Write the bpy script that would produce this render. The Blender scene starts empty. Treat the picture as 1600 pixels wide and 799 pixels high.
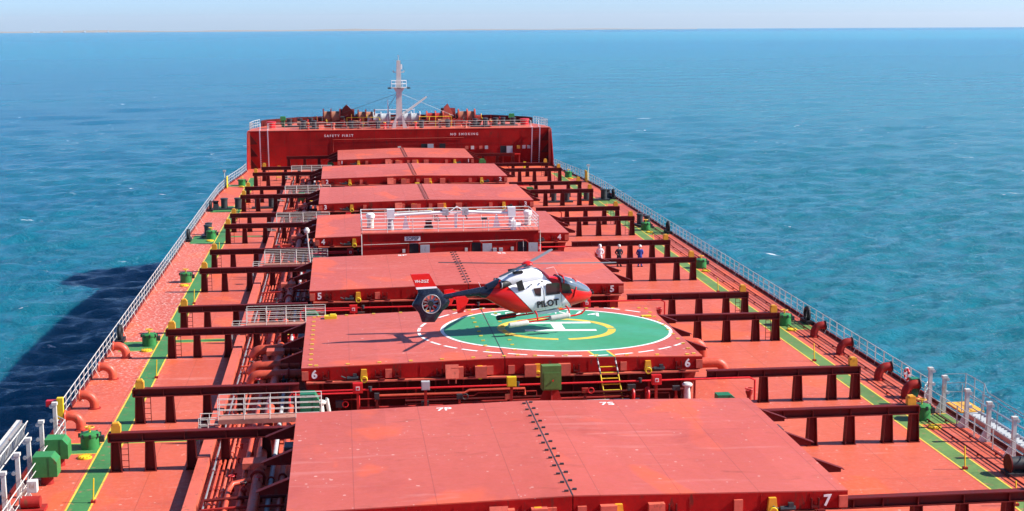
import bpy, bmesh, math, random
from mathutils import Vector, Matrix
random.seed(7)
SC = bpy.context.scene
COL = SC.collection
PI = math.pi
# ------------------------------------------------------------ camera
F, PIT, YAW, ROL, CX, CZ = 2342.11, 0.156798, 0.113386, -0.0049743, -8.43806, 20.65014
cd = bpy.data.cameras.new('camera'); cam = bpy.data.objects.new('camera', cd); COL.objects.link(cam)
cd.sensor_width = 36; cd.sensor_fit = 'HORIZONTAL'; cd.lens = 36 * F / 1600
cd.clip_start = 0.5; cd.clip_end = 60000
s_, c_ = math.sin(YAW), math.cos(YAW); sp, cp = math.sin(PIT), math.cos(PIT); sr, cr = math.sin(ROL), math.cos(ROL)
R0 = Vector((c_, -s_, 0)); F0 = Vector((cp * s_, cp * c_, -sp)); U0 = Vector((sp * s_, sp * c_, cp))
R1 = R0 * cr + U0 * sr; U1 = U0 * cr - R0 * sr
m = Matrix.Identity(4)
for i in range(3):
    m[i][0] = R1[i]; m[i][1] = U1[i]; m[i][2] = -F0[i]
m[0][3] = CX; m[1][3] = 0; m[2][3] = CZ
cam.matrix_world = m
SC.camera = cam
# ------------------------------------------------------------ light
SUN_EL = math.radians(38); SUN_AZ = math.radians(7)      # the sun stands to starboard, a little aft
to_sun = Vector((math.cos(SUN_EL) * math.cos(SUN_AZ), -math.cos(SUN_EL) * math.sin(SUN_AZ), math.sin(SUN_EL)))
W = bpy.data.worlds.new('World'); SC.world = W; W.use_nodes = True
nt = W.node_tree; bg = nt.nodes['Background']
sky = nt.nodes.new('ShaderNodeTexSky'); sky.sky_type = 'NISHITA'; sky.sun_disc = False
sky.sun_elevation = SUN_EL; sky.sun_rotation = math.atan2(to_sun.x, to_sun.y)
sky.air_density = 0.5; sky.dust_density = 0.55; sky.ozone_density = 7.0; sky.altitude = 30
nt.links.new(sky.outputs[0], bg.inputs[0]); bg.inputs[1].default_value = 0.11
sl = bpy.data.lights.new('sun', 'SUN'); so = bpy.data.objects.new('sun', sl); COL.objects.link(so)
sl.energy = 4.6; sl.angle = math.radians(0.53); sl.color = (1.0, 0.955, 0.89)
so.rotation_euler = to_sun.to_track_quat('Z', 'Y').to_euler(); so.location = (60, 0, 80)
SC.view_settings.view_transform = 'Standard'; SC.view_settings.look = 'None'
SC.view_settings.gamma = 1; SC.view_settings.exposure = 0.98; SC.view_settings.use_curve_mapping = False
SC.cycles.use_denoising = True; SC.cycles.sample_clamp_direct = 6; SC.cycles.sample_clamp_indirect = 3; SC.cycles.max_bounces = 6; SC.cycles.glossy_bounces = 3; SC.cycles.diffuse_bounces = 3

# ------------------------------------------------------------ materials
def nd(nt, t, **k):
    n = nt.nodes.new(t)
    for a, b in k.items(): setattr(n, a, b)
    return n
def newmat(name):
    m = bpy.data.materials.new(name); m.use_nodes = True
    return m, m.node_tree, m.node_tree.nodes['Principled BSDF']
def ramp(nt, pts, src, interp='LINEAR'):
    r = nd(nt, 'ShaderNodeValToRGB'); r.color_ramp.interpolation = interp
    e = r.color_ramp.elements
    while len(e) < len(pts): e.new(0.5)
    for el, (p, c) in zip(e, pts):
        el.position = p; el.color = (c, c, c, 1) if not isinstance(c, tuple) else (*c, 1)
    nt.links.new(src, r.inputs[0]); return r.outputs[0]
def noise(nt, vec, scale, detail=4, rough=0.55, dist=0):
    n = nd(nt, 'ShaderNodeTexNoise'); n.inputs['Scale'].default_value = scale; n.inputs['Detail'].default_value = detail
    n.inputs['Roughness'].default_value = rough; n.inputs['Distortion'].default_value = dist
    if vec: nt.links.new(vec, n.inputs['Vector'])
    return n.outputs['Fac']
def mapping(nt, vec, scale=(1, 1, 1), rot=(0, 0, 0), loc=(0, 0, 0)):
    n = nd(nt, 'ShaderNodeMapping'); nt.links.new(vec, n.inputs[0])
    n.inputs['Scale'].default_value = scale; n.inputs['Rotation'].default_value = rot; n.inputs['Location'].default_value = loc
    return n.outputs[0]
def mix(nt, fac, a, b):
    n = nd(nt, 'ShaderNodeMix', data_type='RGBA')
    for idx, v in ((0, fac), (6, a), (7, b)):
        if isinstance(v, (tuple, float, int)):
            n.inputs[idx].default_value = (*v, 1) if isinstance(v, tuple) else v
        else: nt.links.new(v, n.inputs[idx])
    return n.outputs[2]
def math_(nt, op, a, b=None, c=None):
    n = nd(nt, 'ShaderNodeMath', operation=op)
    for i, v in enumerate((a, b, c)):
        if v is None: continue
        if isinstance(v, (int, float)): n.inputs[i].default_value = v
        else: nt.links.new(v, n.inputs[i])
    return n.outputs[0]
def wpos(nt): return nd(nt, 'ShaderNodeNewGeometry').outputs['Position']
def bump(nt, b, h, strength, dist):
    n = nd(nt, 'ShaderNodeBump'); n.inputs['Strength'].default_value = strength; n.inputs['Distance'].default_value = dist
    nt.links.new(h, n.inputs['Height']); nt.links.new(n.outputs[0], b.inputs['Normal'])

def paint(name, rgb, rough=0.5, var=0.25, rust=0.0, rustc=(0.16, 0.06, 0.03), metal=0.0, scale=1.3, spec=.35):
    """weathered paint: broad tone drift, fine mottling, and rust blots with a shape of their own"""
    m, nt, b = newmat(name); p = wpos(nt)
    n1 = noise(nt, p, scale * .35, 3); n2 = noise(nt, p, scale * 5, 5)
    lo = tuple(c * (1 - var) for c in rgb); hi = tuple(min(1, c * (1 + var * .6)) for c in rgb)
    f = math_(nt, 'ADD', math_(nt, 'MULTIPLY', n1, .6), math_(nt, 'MULTIPLY', n2, .4))
    c = mix(nt, ramp(nt, [(0.33, 0), (0.67, 1)], f), lo, hi)
    if rust:
        q = mapping(nt, p, (1, 1, .35))
        rn = ramp(nt, [(0.62 - rust * .1, 0), (0.7 - rust * .1, 1)], noise(nt, q, scale * 2.2, 7, .65))
        c = mix(nt, math_(nt, 'MULTIPLY', rn, .75), c, rustc)
    nt.links.new(c, b.inputs['Base Color'])
    nt.links.new(ramp(nt, [(0.3, max(0, rough - .12)), (0.7, min(1, rough + .15))], n2), b.inputs['Roughness'])
    b.inputs['Metallic'].default_value = metal; b.inputs['Specular IOR Level'].default_value = spec
    bump(nt, b, n2, .15, .02)
    return m

def steel_deck(name, base, alt, speck, seams=True, streak=0.6, portspeck=False):
    m, nt, b = newmat(name); p = wpos(nt)
    big = noise(nt, p, .09, 4, .6)
    c = mix(nt, ramp(nt, [(0.35, 0), (0.65, 1)], big), base, alt)
    fine = noise(nt, p, 2.3, 6, .65)
    c = mix(nt, ramp(nt, [(0.35, .0), (0.75, .45)], fine), c, tuple(x * .72 for x in base))
    sp = nd(nt, 'ShaderNodeSeparateXYZ'); nt.links.new(p, sp.inputs[0])
    cell = nd(nt, 'ShaderNodeCombineXYZ')
    nt.links.new(math_(nt, 'FLOOR', math_(nt, 'DIVIDE', math_(nt, 'ADD', sp.outputs[0], 400.4), 3.1)), cell.inputs[0])
    nt.links.new(math_(nt, 'FLOOR', math_(nt, 'ADD', math_(nt, 'DIVIDE', math_(nt, 'ADD', sp.outputs[1], 403.0), 11.8), .5)), cell.inputs[1])
    wn = nd(nt, 'ShaderNodeTexWhiteNoise'); nt.links.new(cell.outputs[0], wn.inputs['Vector'])
    c = mix(nt, math_(nt, 'MULTIPLY', wn.outputs['Value'], .30), c, tuple(x * .62 for x in alt))
    # rust runs and grimy stains
    rs = ramp(nt, [(0.60, 0), (0.70, 1)], noise(nt, mapping(nt, p, (.55, 1.5, 1), (0, 0, .2)), .8, 7, .68, .5))
    c = mix(nt, math_(nt, 'MULTIPLY', rs, .48), c, (.26, .055, .03))
    dk = ramp(nt, [(0.58, 0), (0.72, 1)], noise(nt, p, .33, 6, .6, .4))
    c = mix(nt, math_(nt, 'MULTIPLY', dk, .38), c, (.30, .045, .035))
    # patches of newer, brighter red paint
    pt = ramp(nt, [(0.56, 0), (0.62, 1)], noise(nt, mapping(nt, p, (1, .6, 1)), .22, 3, .5, .6))
    c = mix(nt, math_(nt, 'MULTIPLY', pt, .65), c, tuple(min(1, x * f) for x, f in zip(base, (1.22, .92, .50))))
    # rubbed streaks
    q = mapping(nt, p, (.35, 2.6, 1), (0, 0, .09))
    st = ramp(nt, [(0.60, 0), (0.68, 1)], noise(nt, q, .55, 6, .6, .3))
    c = mix(nt, math_(nt, 'MULTIPLY', st, streak * .6), c, tuple(min(1, x * .85 + .17) for x in base))
    # pale chips
    v = nd(nt, 'ShaderNodeTexVoronoi'); v.inputs['Scale'].default_value = 1.25; v.inputs['Randomness'].default_value = 1; nt.links.new(p, v.inputs['Vector'])
    keep = math_(nt, 'GREATER_THAN', noise(nt, p, .6, 4, .7), .46)
    dot = math_(nt, 'MULTIPLY', math_(nt, 'LESS_THAN', v.outputs['Distance'], math_(nt, 'MULTIPLY', noise(nt, p, 1.4, 3), .155)), keep)
    c = mix(nt, math_(nt, 'MULTIPLY', dot, .38), c, speck)
    v2 = nd(nt, 'ShaderNodeTexVoronoi'); v2.inputs['Scale'].default_value = 3.1; nt.links.new(mapping(nt, p, (1, .7, 1), (0, 0, .5)), v2.inputs['Vector'])
    k2 = math_(nt, 'GREATER_THAN', noise(nt, p, .35, 5, .7), .53)
    c = mix(nt, math_(nt, 'MULTIPLY', math_(nt, 'MULTIPLY', math_(nt, 'LESS_THAN', v2.outputs['Distance'], .11), k2), .35), c, speck)
    if portspeck:      # pale flecks on the port side waterway
        sx = nd(nt, 'ShaderNodeSeparateXYZ'); nt.links.new(p, sx.inputs[0])
        def band(v, a, b_, c2, d):
            return math_(nt, 'MULTIPLY', math_(nt, 'SMOOTHSTEP' if False else 'MULTIPLY', 1.0, _ss(nt, v, a, b_)), math_(nt, 'SUBTRACT', 1.0, _ss(nt, v, c2, d)))
        wx = math_(nt, 'SUBTRACT', 1.0, _ss(nt, sx.outputs[0], -20.3, -18.8))
        wy = math_(nt, 'MULTIPLY', _ss(nt, sx.outputs[1], 78, 97), math_(nt, 'SUBTRACT', 1.0, _ss(nt, sx.outputs[1], 150, 180)))
        f2 = ramp(nt, [(0.54, 0), (0.60, 1)], noise(nt, p, 4.5, 4, .7))
        f2 = math_(nt, 'MULTIPLY', f2, math_(nt, 'ADD', math_(nt, 'MULTIPLY', math_(nt, 'MULTIPLY', wx, wy), .6), .05))
        c = mix(nt, f2, c, (.85, .62, .55))
    if seams:          # welded plate seams
        sx = nd(nt, 'ShaderNodeSeparateXYZ'); nt.links.new(p, sx.inputs[0])
        ln = None
        for o, per, off in ((0, 3.1, .4), (1, 11.8, 3.0)):
            t = math_(nt, 'ABSOLUTE', math_(nt, 'SUBTRACT', math_(nt, 'FRACT', math_(nt, 'DIVIDE', math_(nt, 'ADD', sx.outputs[o], off + 400), per)), .5))
            k = math_(nt, 'LESS_THAN', t, .018 / per)
            ln = k if ln is None else math_(nt, 'MAXIMUM', ln, k)
        c = mix(nt, math_(nt, 'MULTIPLY', ln, .5), c, tuple(x * .45 for x in base))
    nt.links.new(c, b.inputs['Base Color'])
    nt.links.new(ramp(nt, [(0.3, .42), (0.7, .68)], fine), b.inputs['Roughness'])
    b.inputs['Specular IOR Level'].default_value = .35
    bump(nt, b, noise(nt, p, .45, 3), .6, .09)
    return m
def _ss(nt, v, a, b_):
    n = nd(nt, 'ShaderNodeMapRange', interpolation_type='SMOOTHSTEP'); nt.links.new(v, n.inputs[0])
    n.inputs[1].default_value = a; n.inputs[2].default_value = b_
    return n.outputs[0]

M = {}
M['deck'] = steel_deck('deck_paint', (.60, .118, .062), (.54, .090, .050), (.85, .58, .48), portspeck=True)
M['cover'] = steel_deck('hatch_paint', (.55, .118, .086), (.52, .095, .066), (.86, .62, .56), seams=True, streak=.35)
M['red'] = paint('red_steel', (.33, .022, .018), .6, .3, .35, spec=.2)
M['beam'] = paint('beam_steel', (.125, .010, .009), .6, .3, .4, (.07, .03, .025), spec=.2)
M['shade_steel'] = paint('shade_dark_steel', (.085, .007, .006), .65, .3, .3, (.03, .02, .015), spec=.15)  # dark red with the shade around the coamings mixed into the colour
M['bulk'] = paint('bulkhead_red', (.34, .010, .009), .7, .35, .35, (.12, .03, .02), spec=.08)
M['pipe'] = paint('pipe_orange_red', (.58, .085, .045), .42, .25, .3)
M['salmon'] = paint('salmon_steel', (.60, .12, .075), .5, .25, .3)
M['fire'] = paint('fire_red', (.62, .018, .022), .38, .2, .1)
M['white'] = paint('white_paint', (.60, .58, .53), .5, .15, .5, (.36, .20, .11), scale=2.2)
M['white_clean'] = paint('clean_white', (.80, .80, .78), .4, .06)
M['grey'] = paint('grey_paint', (.42, .44, .45), .5, .15, .15)
M['dark'] = paint('dark_steel', (.035, .04, .045), .5, .3, .1)
M['black'] = paint('black_rubber', (.012, .012, .014), .6, .2)
M['green'] = paint('green_paint', (.035, .21, .055), .45, .25, .15)
M['greend'] = paint('deep_green', (.015, .16, .075), .45, .2, .1)
M['greenv'] = paint('vent_green', (.10, .20, .045), .5, .25, .2)
M['yellow'] = paint('yellow_paint', (.76, .55, .02), .45, .15, .12)
M['amber'] = paint('amber_paint', (.74, .36, .03), .45, .15, .2)
M['wood'] = paint('grating', (.38, .17, .13), .7, .3, .3)
M['rope'] = paint('mooring_rope', (.36, .15, .09), .9, .35)
M['walk'] = paint('walkway_green', (.12, .22, .055), .6, .35, .45, (.34, .12, .07), scale=.9)
M['line'] = paint('line_yellow', (.72, .50, .06), .55, .2, .35, (.45, .14, .07))
M['lineW'] = paint('line_white', (.80, .80, .77), .55, .12, .45, (.50, .32, .26))
M['galv'] = paint('galvanised', (.45, .46, .47), .4, .15, .1, metal=.6)

def helideck():
    m, nt, b = newmat('helideck_green'); p = wpos(nt)
    c = mix(nt, ramp(nt, [(0.40, 0), (0.60, 1)], noise(nt, p, .16, 3, .5, .4)), (.040, .27, .115), (.055, .31, .185))
    c = mix(nt, ramp(nt, [(0.4, 0), (0.8, .4)], noise(nt, p, 2.5, 5)), c, (.04, .17, .07))
    sc_ = ramp(nt, [(0.60, 0), (0.68, 1)], noise(nt, mapping(nt, p, (.5, 2.2, 1), (0, 0, .15)), .9, 7, .7, .3))
    c = mix(nt, math_(nt, 'MULTIPLY', sc_, .45), c, (.22, .30, .20))
    nt.links.new(c, b.inputs['Base Color']); b.inputs['Roughness'].default_value = .55
    return m
M['heli_green'] = helideck()

def glass():
    m, nt, b = newmat('dark_glass'); b.inputs['Base Color'].default_value = (.02, .025, .03, 1)
    b.inputs['Roughness'].default_value = .05; b.inputs['Coat Weight'].default_value = .6; return m
M['glass'] = glass()
def clear():
    m, nt, b = newmat('canopy_glass'); b.inputs['Base Color'].default_value = (.75, .82, .85, 1)
    b.inputs['Roughness'].default_value = .03; b.inputs['Transmission Weight'].default_value = .8; b.inputs['IOR'].default_value = 1.15
    return m
M['canopy'] = clear()

def water():
    m, nt, b = newmat('sea_water'); p = wpos(nt)
    sx = nd(nt, 'ShaderNodeSeparateXYZ'); nt.links.new(p, sx.inputs[0])
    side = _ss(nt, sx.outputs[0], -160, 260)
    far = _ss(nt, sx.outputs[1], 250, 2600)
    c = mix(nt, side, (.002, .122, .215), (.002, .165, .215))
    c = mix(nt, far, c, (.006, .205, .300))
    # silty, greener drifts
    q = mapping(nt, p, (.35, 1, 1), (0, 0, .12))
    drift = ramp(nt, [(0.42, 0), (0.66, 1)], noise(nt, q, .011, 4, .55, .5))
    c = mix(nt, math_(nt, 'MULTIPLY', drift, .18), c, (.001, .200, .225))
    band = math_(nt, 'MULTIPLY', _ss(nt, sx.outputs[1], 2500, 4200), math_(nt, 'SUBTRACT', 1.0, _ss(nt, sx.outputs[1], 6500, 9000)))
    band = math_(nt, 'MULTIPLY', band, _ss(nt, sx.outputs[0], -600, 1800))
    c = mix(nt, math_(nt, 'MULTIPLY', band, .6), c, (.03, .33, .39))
    # waves
    rot = (0, 0, math.radians(-14))
    w2 = noise(nt, mapping(nt, p, (.60, 1, 1), (0, 0, math.radians(14))), .30, 6, .66, .8)
    w3 = noise(nt, mapping(nt, p, (.75, 1, 1), rot), 1.6, 5, .66, .3)
    w1 = noise(nt, mapping(nt, p, (.42, 1, 1), rot), .03, 9, .64, .5)
    h = math_(nt, 'ADD', math_(nt, 'ADD', math_(nt, 'MULTIPLY', w1, 2.2), math_(nt, 'MULTIPLY', w2, 1.5)), math_(nt, 'MULTIPLY', w3, .8))
    # small whitecaps
    fo = noise(nt, mapping(nt, p, (.28, 1, 1), rot), .36, 5, .7, .6)
    gate = noise(nt, p, .035, 3, .6)
    foam = math_(nt, 'MULTIPLY', ramp(nt, [(0.665, 0), (0.70, 1)], fo), ramp(nt, [(0.53, 0), (0.58, 1)], gate))
    c = mix(nt, foam, c, (.85, .88, .88))
    nt.links.new(c, b.inputs['Base Color'])
    nt.links.new(math_(nt, 'ADD', math_(nt, 'MULTIPLY', foam, .6), .18), b.inputs['Roughness'])
    b.inputs['IOR'].default_value = 1.33; b.inputs['Specular IOR Level'].default_value = .5
    b.subsurface_method = 'BURLEY'; b.inputs['Subsurface Weight'].default_value = 1.0
    b.inputs['Subsurface Radius'].default_value = (.3, .9, 1.2); b.inputs['Subsurface Scale'].default_value = 1.1
    bump(nt, b, h, 1.0, 1.0)
    return m
M['water'] = water()

# ------------------------------------------------------------ mesh builder
class MB:
    def __init__(s): s.v = []; s.f = []
    def add(s, vs, fs):
        o = len(s.v); s.v += [tuple(v) for v in vs]; s.f += [tuple(i + o for i in f) for f in fs]; return s
    def box(s, cx, cy, cz, sx, sy, sz, rot=None, taper=1.0):
        P = []
        for z, t in ((-.5, 1), (.5, taper)):
            for x, y in ((-.5, -.5), (.5, -.5), (.5, .5), (-.5, .5)): P.append(Vector((x * sx * t, y * sy * t, z * sz)))
        if rot is not None:
            R = Matrix.Rotation(rot[0], 3, rot[1]); P = [R @ q for q in P]
        return s.add([q + Vector((cx, cy, cz)) for q in P], [(3, 2, 1, 0), (4, 5, 6, 7), (0, 1, 5, 4), (1, 2, 6, 5), (2, 3, 7, 6), (3, 0, 4, 7)])
    def span(s, x0, x1, y0, y1, z0, z1): return s.box((x0 + x1) / 2, (y0 + y1) / 2, (z0 + z1) / 2, abs(x1 - x0), abs(y1 - y0), abs(z1 - z0))
    def tube(s, pts, r, seg=8, caps=True, sm=0):
        pts = [Vector(p) for p in pts]; rs = r if isinstance(r, (list, tuple)) else [r] * len(pts); rings = []
        up = Vector((0, 0, 1)); n = None
        for i, p in enumerate(pts):
            d = (pts[min(i + 1, len(pts) - 1)] - pts[max(i - 1, 0)]).normalized()
            if n is None:
                n = d.cross(up if abs(d.z) < .9 else Vector((1, 0, 0))).normalized()
            else: n = (n - d * n.dot(d)).normalized()
            b = d.cross(n)
            rings.append([p + (n * math.cos(2 * PI * k / seg) + b * math.sin(2 * PI * k / seg)) * rs[i] for k in range(seg)])
        vs = [q for rg in rings for q in rg]; fs = []
        for i in range(len(pts) - 1):
            for k in range(seg):
                a = i * seg + k; c = i * seg + (k + 1) % seg; fs.append((a, c, c + seg, a + seg))
        if caps: fs.append(tuple(range(seg))[::-1]); fs.append(tuple((len(pts) - 1) * seg + k for k in range(seg)))
        return s.add(vs, fs)
    def prism(s, poly, axis, a, b):
        """poly in the two other axes, extruded along axis from a to b"""
        def P(u, v, w): return {'x': (w, u, v), 'y': (u, w, v), 'z': (u, v, w)}[axis]
        n = len(poly); vs = [P(u, v, a) for u, v in poly] + [P(u, v, b) for u, v in poly]
        fs = [tuple(range(n)), tuple(range(2 * n - 1, n - 1, -1))] + [(i, (i + 1) % n, n + (i + 1) % n, n + i) for i in range(n)]
        return s.add(vs, fs)
    def lathe(s, prof, seg=16, c=(0, 0, 0)):
        vs = []; fs = []
        for r, z in prof:
            for k in range(seg): vs.append((c[0] + r * math.cos(2 * PI * k / seg), c[1] + r * math.sin(2 * PI * k / seg), c[2] + z))
        for i in range(len(prof) - 1):
            for k in range(seg):
                a = i * seg + k; d = i * seg + (k + 1) % seg; fs.append((a, d, d + seg, a + seg))
        fs.append(tuple(range(seg))[::-1]); fs.append(tuple((len(prof) - 1) * seg + k for k in range(seg)))
        return s.add(vs, fs)
    def torus(s, c, R, r, axis='z', seg=20, k=6):
        pts = []
        for i in range(seg):
            a = 2 * PI * i / seg; u, v = R * math.cos(a), R * math.sin(a)
            pts.append({'z': (u, v, 0), 'y': (u, 0, v), 'x': (0, u, v)}[axis])
        vs = []; fs = []
        ax = Vector({'z': (0, 0, 1), 'y': (0, 1, 0), 'x': (1, 0, 0)}[axis])
        for p in pts:
            d = Vector(p).normalized()
            for j in range(k):
                t = 2 * PI * j / k; vs.append(Vector(c) + Vector(p) + d * r * math.cos(t) + ax * r * math.sin(t))
        for i in range(seg):
            for j in range(k):
                a = i * k + j; b = i * k + (j + 1) % k; c2 = ((i + 1) % seg) * k + (j + 1) % k; d2 = ((i + 1) % seg) * k + j
                fs.append((a, b, c2, d2))
        return s.add(vs, fs)
    def loft(s, rings, caps=True):
        n = len(rings[0]); vs = [q for r in rings for q in r]; fs = []
        for i in range(len(rings) - 1):
            for k in range(n):
                a = i * n + k; b = i * n + (k + 1) % n; fs.append((a, b, b + n, a + n))
        if caps: fs.append(tuple(range(n))[::-1]); fs.append(tuple((len(rings) - 1) * n + k for k in range(n)))
        return s.add(vs, fs)
    def mesh(s, name, mat=None, angle=38):
        me = bpy.data.meshes.new(name); me.from_pydata(s.v, [], s.f)
        bm = bmesh.new(); bm.from_mesh(me); bmesh.ops.recalc_face_normals(bm, faces=bm.faces); bm.to_mesh(me); bm.free()
        me.polygons.foreach_set('use_smooth', [True] * len(me.polygons)); me.set_sharp_from_angle(angle=math.radians(angle))
        if mat: me.materials.append(mat)
        return me
    def build(s, name, mat, parent=None, loc=(0, 0, 0)):
        return link(name, s.mesh(name, M[mat] if isinstance(mat, str) else mat), parent, loc)
def link(name, me, parent=None, loc=(0, 0, 0), rz=0):
    o = bpy.data.objects.new(name, me); COL.objects.link(o); o.location = loc
    if rz: o.rotation_euler.z = rz
    if parent: o.parent = parent
    return o
def tag(o, label, cat, group=None):
    o['label'] = label; o['category'] = cat
    if group: o['group'] = group
    return o
def struct(o): o['kind'] = 'structure'; return o
def T(name, label, cat, loc=(0, 0, 0), rz=0, group=None):
    o = bpy.data.objects.new(name, None); COL.objects.link(o); o.empty_display_size = .2
    o.location = loc; o.rotation_euler.z = rz; return tag(o, label, cat, group)
def kids(o): return [c for c in bpy.data.objects if c.parent == o]
def dup(root, loc, rz, label, sx=1):
    r = root.copy(); COL.objects.link(r); r.location = loc; r.rotation_euler.z = rz; r['label'] = label
    if sx != 1: r.scale.x = sx
    for ch in KIDS[root.name]:
        c = ch.copy(); COL.objects.link(c); c.parent = r
        for g in KIDS.get(ch.name, []):
            d = g.copy(); COL.objects.link(d); d.parent = c
    return r
KIDS = {}
def reg(root):
    for o in [root] + kids(root): KIDS[o.name] = kids(o)
    return root
def text_mesh(s, size, extrude=.008, bold=.0, align='CENTER'):
    cu = bpy.data.curves.new('t', 'FONT'); cu.body = s; cu.size = size; cu.extrude = extrude; cu.offset = bold
    cu.align_x = align; cu.align_y = 'CENTER'; cu.resolution_u = 3
    ob = bpy.data.objects.new('t', cu); COL.objects.link(ob)
    me = bpy.data.meshes.new_from_object(ob.evaluated_get(bpy.context.evaluated_depsgraph_get()))
    bpy.data.objects.remove(ob); bpy.data.curves.remove(cu); return me
def text(name, s, size, mat, parent, loc, rot=(PI / 2, 0, 0), bold=.0, extrude=.008):
    me = text_mesh(s, size, extrude, bold); me.name = name; me.materials.clear(); me.materials.append(M[mat])
    o = link(name, me, parent, loc); o.rotation_euler = rot; return o

def arc(p0, p1, p2, n=8):      # quadratic bend
    p0, p1, p2 = map(Vector, (p0, p1, p2))
    return [p0 * (1 - t) ** 2 + p1 * 2 * t * (1 - t) + p2 * t * t for t in [i / n for i in range(n + 1)]]

# ============================================================ SETTING
# ---- sea: rings that follow the earth's curve, so the horizon stands where the eye height puts it
def sea():
    import numpy as np
    rg = np.random.default_rng(11)
    r1 = [8.0]
    while r1[-1] < 36: r1.append(r1[-1] * 1.3)
    while r1[-1] < 30000:
        r = r1[-1]; r1.append(r + (max(.34, r * r / 66000.0) if r < 2600 else r * .05))
    rs = np.array(r1)
    # fine spacing ahead of the bow and abeam, coarser elsewhere
    fine = np.arange(math.radians(55), math.radians(114), .00155)
    th = np.concatenate([fine, np.arange(math.radians(114.2), math.radians(414.9), math.radians(1.0))])
    R, TH = np.meshgrid(rs, th, indexing='ij'); X, Y = R * np.cos(TH), R * np.sin(TH)
    dr = np.gradient(rs)[:, None]; H = np.zeros_like(R)
    lat = np.where(TH < math.radians(114), R * .00155, R * .0175)
    foot = np.maximum(dr * np.abs(np.sin(TH)) + lat * np.abs(np.cos(TH)) * .5, .3)
    n = 150
    lam = np.exp(np.linspace(math.log(1.1), math.log(70), n) + rg.normal(0, .03, n))
    for L in lam:
        a = math.radians(90 + 14) + rg.normal(0, .55); k = 2 * PI / L; ph = rg.uniform(0, 2 * PI)
        sl = .046 if L < 7 else max(.046 * (7 / L) ** 1.4, .0035)
        w = np.clip((L / foot - 1.9) / 1.6, 0, 1)
        q = np.sin((X * math.cos(a) + Y * math.sin(a)) * k + ph)
        H += w * (sl * L / (2 * PI)) * (q + .22 * q * q)
    gust = 1 + .12 * np.sin(X * .011 + Y * .006 + 1) * np.sin(Y * .008 - X * .004)
    H *= gust
    Z = -16 - .0041 * Y - R * R * .87 / (2 * 6.371e6) + H * np.clip((R - 14) / 12, 0, 1)
    nr, nth = R.shape
    co = np.stack([X, Y, Z], -1).reshape(-1, 3).astype(np.float32)
    co = np.vstack([co, [[0, 0, -16]]]).astype(np.float32)
    a = np.arange(nr - 1)[:, None] * nth + np.arange(nth)[None, :]; b = np.arange(nr - 1)[:, None] * nth + (np.arange(nth)[None, :] + 1) % nth
    quads = np.stack([a, b, b + nth, a + nth], -1).reshape(-1, 4)[:, ::-1].astype(np.int32)
    me = bpy.data.meshes.new('sea'); nf = len(quads)
    me.vertices.add(len(co)); me.vertices.foreach_set('co', co.ravel())
    me.loops.add(nf * 4); me.loops.foreach_set('vertex_index', quads.ravel())
    me.polygons.add(nf); me.polygons.foreach_set('loop_start', np.arange(0, nf * 4, 4, dtype=np.int32)); me.polygons.foreach_set('use_smooth', np.ones(nf, bool))
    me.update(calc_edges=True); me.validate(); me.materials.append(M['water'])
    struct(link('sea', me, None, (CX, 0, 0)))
sea()
def coast():
    m, nt, b = newmat('low_coast'); p = wpos(nt)
    c = mix(nt, noise(nt, mapping(nt, p, (.003, .003, .02)), 1, 4), (.30, .25, .24), (.20, .22, .19))
    nt.links.new(c, b.inputs['Base Color']); b.inputs['Roughness'].default_value = .9
    mb = MB(); D = 15500; rows = []
    for i in range(161):
        a = math.radians(-19.5 + i * 33 / 160); fade = min(1, (160 - i) / 60) * .8 + .2
        h = (9 + 7 * math.sin(i * .21) * math.sin(i * .067 + 1) + random.uniform(-1, 2.5)) * fade + 3
        X, Y = CX + D * math.sin(a), D * math.cos(a)
        zb = -16 - .0041 * Y - D * D * .87 / (2 * 6.371e6)
        rows.append([(X, Y, zb - 3), (X * 1.003, Y * 1.003, zb + h * .8), (X * 1.012, Y * 1.012, zb + h), (X * 1.05, Y * 1.05, zb - 20)])
    v = [q for r in rows for q in r]; f = []
    for i in range(160):
        for k in range(3): f.append((i * 4 + k, i * 4 + 4 + k, i * 4 + 5 + k, i * 4 + 1 + k))
    mb.add(v, f); o = mb.build('coastline_terrain', m); struct(o)
    for n, (px, w, h, lab) in enumerate([(67, 60, 11, 'widest of the pale buildings on the far left shore'), (106, 26, 9, 'small pale building between wide one and lone white block on far shore'),
                                         (142, 20, 13, 'lone white block on the far left shore, tallest of them'), (178, 16, 9, 'small pale building on far shore right of the chimney')]):
        a = YAW + math.atan((px - 800) / F); X, Y = CX + D * math.sin(a), D * math.cos(a)
        zb = -16 - .0041 * Y - D * D * .87 / (2 * 6.371e6)
        t = T('shore_building', lab, 'building', (X, Y, zb + 3), -a, 'buildings on the far shore')
        MB().box(0, 0, h / 2, w, 20, h).build('wall', 'white_clean', t); MB().prism([(-w / 2 - 1, h), (w / 2 + 1, h), (0, h + 3)], 'y', -11, 11).build('roof', 'grey', t)
    a = YAW + math.atan((159 - 800) / F); X, Y = CX + D * math.sin(a), D * math.cos(a)
    tag(MB().lathe([(3, 0), (2, 34)], 8).build('chimney', 'grey', None, (X, Y, -16 - .0041 * Y - D * D * .87 / (2 * 6.371e6))), 'thin grey chimney on the far left shore', 'chimney')
coast()

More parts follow.
